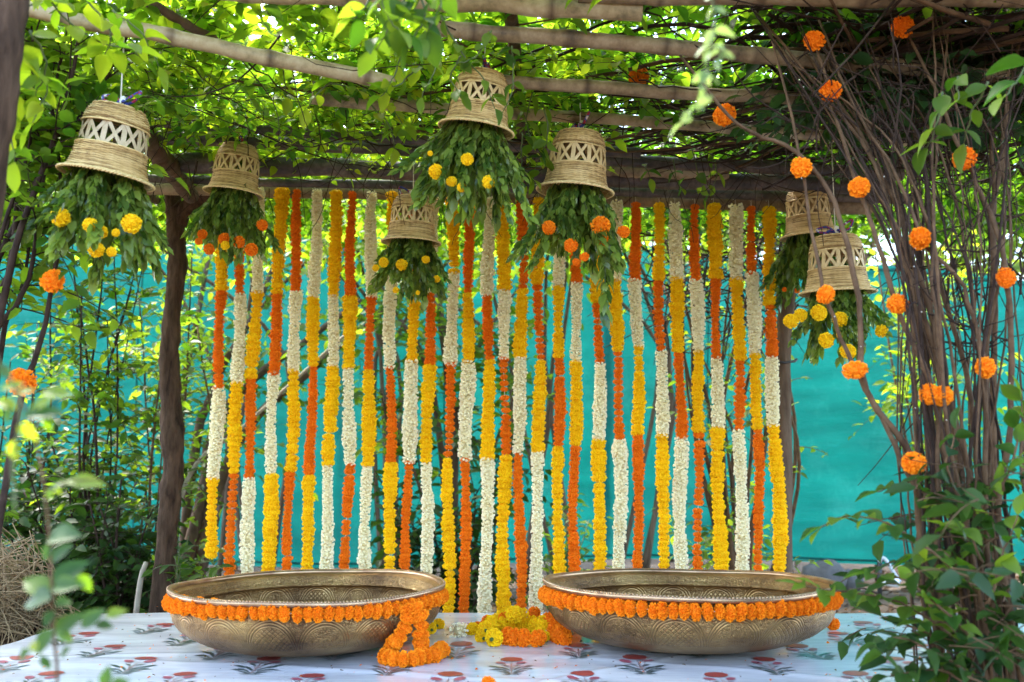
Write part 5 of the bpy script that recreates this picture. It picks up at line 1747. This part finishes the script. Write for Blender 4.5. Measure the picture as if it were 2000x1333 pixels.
def strand(name, pts, kinds, rad, label, seed):
    r = np.random.default_rng(seed)
    P = spline(pts, 60)
    o = tag(empty(name, P[0]), label, 'garland piece', 'loose garland pieces lying on the sheet')
    seg = np.concatenate([[0], np.cumsum(np.linalg.norm(np.diff(P, axis=0), axis=1))])
    s = 0
    while s < seg[-1]:
        i = min(int(np.searchsorted(seg, s, side='right')) - 1, 58)
        q_ = rad * r.uniform(.9, 1.12)
        flower(o, kinds, P[i] - P[0], P[i + 1] - P[i], q_, r)
        s += q_ * (1.1 if kinds != 'W' else .7)
    Geo().add(*tube(P - P[0], .001, 4, False)).build('thread', M['thread'], o)


Z1 = STAGE_Z + .026
strand('garland_piece', [on_z(985, 1222, Z1), on_z(1010, 1216, Z1 + .01), on_z(1040, 1222, Z1), on_z(1068, 1232, Z1)], 'Y', .030, 'curved yellow marigold strand across the middle of the flower heap', 1)
strand('garland_piece', [on_z(955, 1232, Z1), on_z(962, 1218, Z1), on_z(985, 1210, Z1 + .015), on_z(1030, 1206, Z1 + .03)], 'Y', .029, 'yellow marigold strand at the back left of the flower heap', 2)
strand('garland_piece', [on_z(992, 1243, Z1), on_z(1012, 1246, Z1), on_z(1035, 1246, Z1)], 'DB', .030, 'thick orange marigold strand along the front of the flower heap', 3)
strand('garland_piece', [on_z(1075, 1216, Z1), on_z(1086, 1232, Z1), on_z(1098, 1243, Z1)], 'DB', .031, 'orange marigold strand lying against the right bowl', 4)
strand('garland_piece', [on_z(893, 1232, Z1 - .004), on_z(901, 1231, Z1 - .004), on_z(909, 1232, Z1 - .004)], 'W', .026, 'short white flower strand left of the heap', 5)
loose(1058, 1212, 11, 'YB', 'small yellow marigold at the back right of the heap', None, .02)
loose(964, 1246, 17, 'YB', 'yellow marigold facing the camera with its green calyx, front of the heap', (0.15, 1, .1))
loose(941, 1243, 13, 'YB', 'yellow marigold at the left foot of the heap', (-.5, 1, .3))
loose(948, 1228, 14, 'YB', 'yellow marigold with green calyx behind the front yellow ones', (-.2, 1, .2), .02)
loose(922, 1229, 13, 'YB', 'yellow marigold between the white strand and the heap')
loose(934, 1226, 12, 'DB', 'small orange marigold between the white strand and the heap')
loose(951, 1212, 10, 'DB', 'small orange marigold at the back left corner of the heap')
loose(986, 1207, 12, 'DB', 'orange marigold on top of the heap in front of the garlands', None, .03)
loose(1006, 1200, 17, 'YB', 'yellow marigold crowning the top of the heap', None, .045)
loose(1043, 1198, 12, 'OB', 'orange marigold resting at the top right of the heap', (0, -1, .5), .03)
loose(1050, 1247, 17, 'DB', 'orange marigold at the front right of the heap')
loose(1062, 1244, 12, 'YB', 'yellow marigold between the orange ones at the front right')
loose(840, 1228, 12, 'YB', 'yellow marigold with dark calyx by the left bowl', (-.6, 1, 0))
loose(857, 1220, 11, 'YB', 'small yellow marigold just behind the one by the left bowl', (.3, 1, .2))
loose(1104, 1250, 12, 'DB', 'orange marigold tucked under the right bowl')
loose(1627, 1219, 12, 'OB', 'lone orange marigold on the sheet right of the right bowl')
loose(955, 1336, 14, 'OB', 'orange marigold at the very bottom edge, front of the sheet')

# petals and crumbs
n_ = 700
px_ = pr.uniform(-1.55, 1.7, n_); py_ = pr.uniform(2.5, 4.08, n_)
keep = np.ones(n_, bool)
for Bq in (BL, BR): keep &= ((px_ - Bq[0]) ** 2 + (py_ - Bq[1]) ** 2) > .25 ** 2
px_, py_ = px_[keep], py_[keep]; n_ = len(px_)
for nm, mt, sel, lab in (('orange_petals', 'dark_orange', slice(0, n_ // 2), 'tiny orange petals scattered on the white sheet'), ('dark_crumbs', 'leaf_dry', slice(n_ // 2, n_), 'dark crumbs and leaf bits scattered on the white sheet')):
    P = np.stack([px_[sel], py_[sel], np.full(len(px_[sel]), STAGE_Z + .006)], 1); m_ = len(P)
    V, T = leaves(P, unit(pr.normal(0, 1, (m_, 3)) * (1, 1, .1)), pr.normal(0, .3, (m_, 3)) + (0, 0, 1), pr.uniform(.004, .013, m_) * pr.uniform(.5, 1, m_), pr.uniform(.4, .9, m_), .3, .2)
    tag(Geo().add(V, T, leaf_tint(pr.random(m_))).build(nm, M[mt]), lab, kind='stuff')
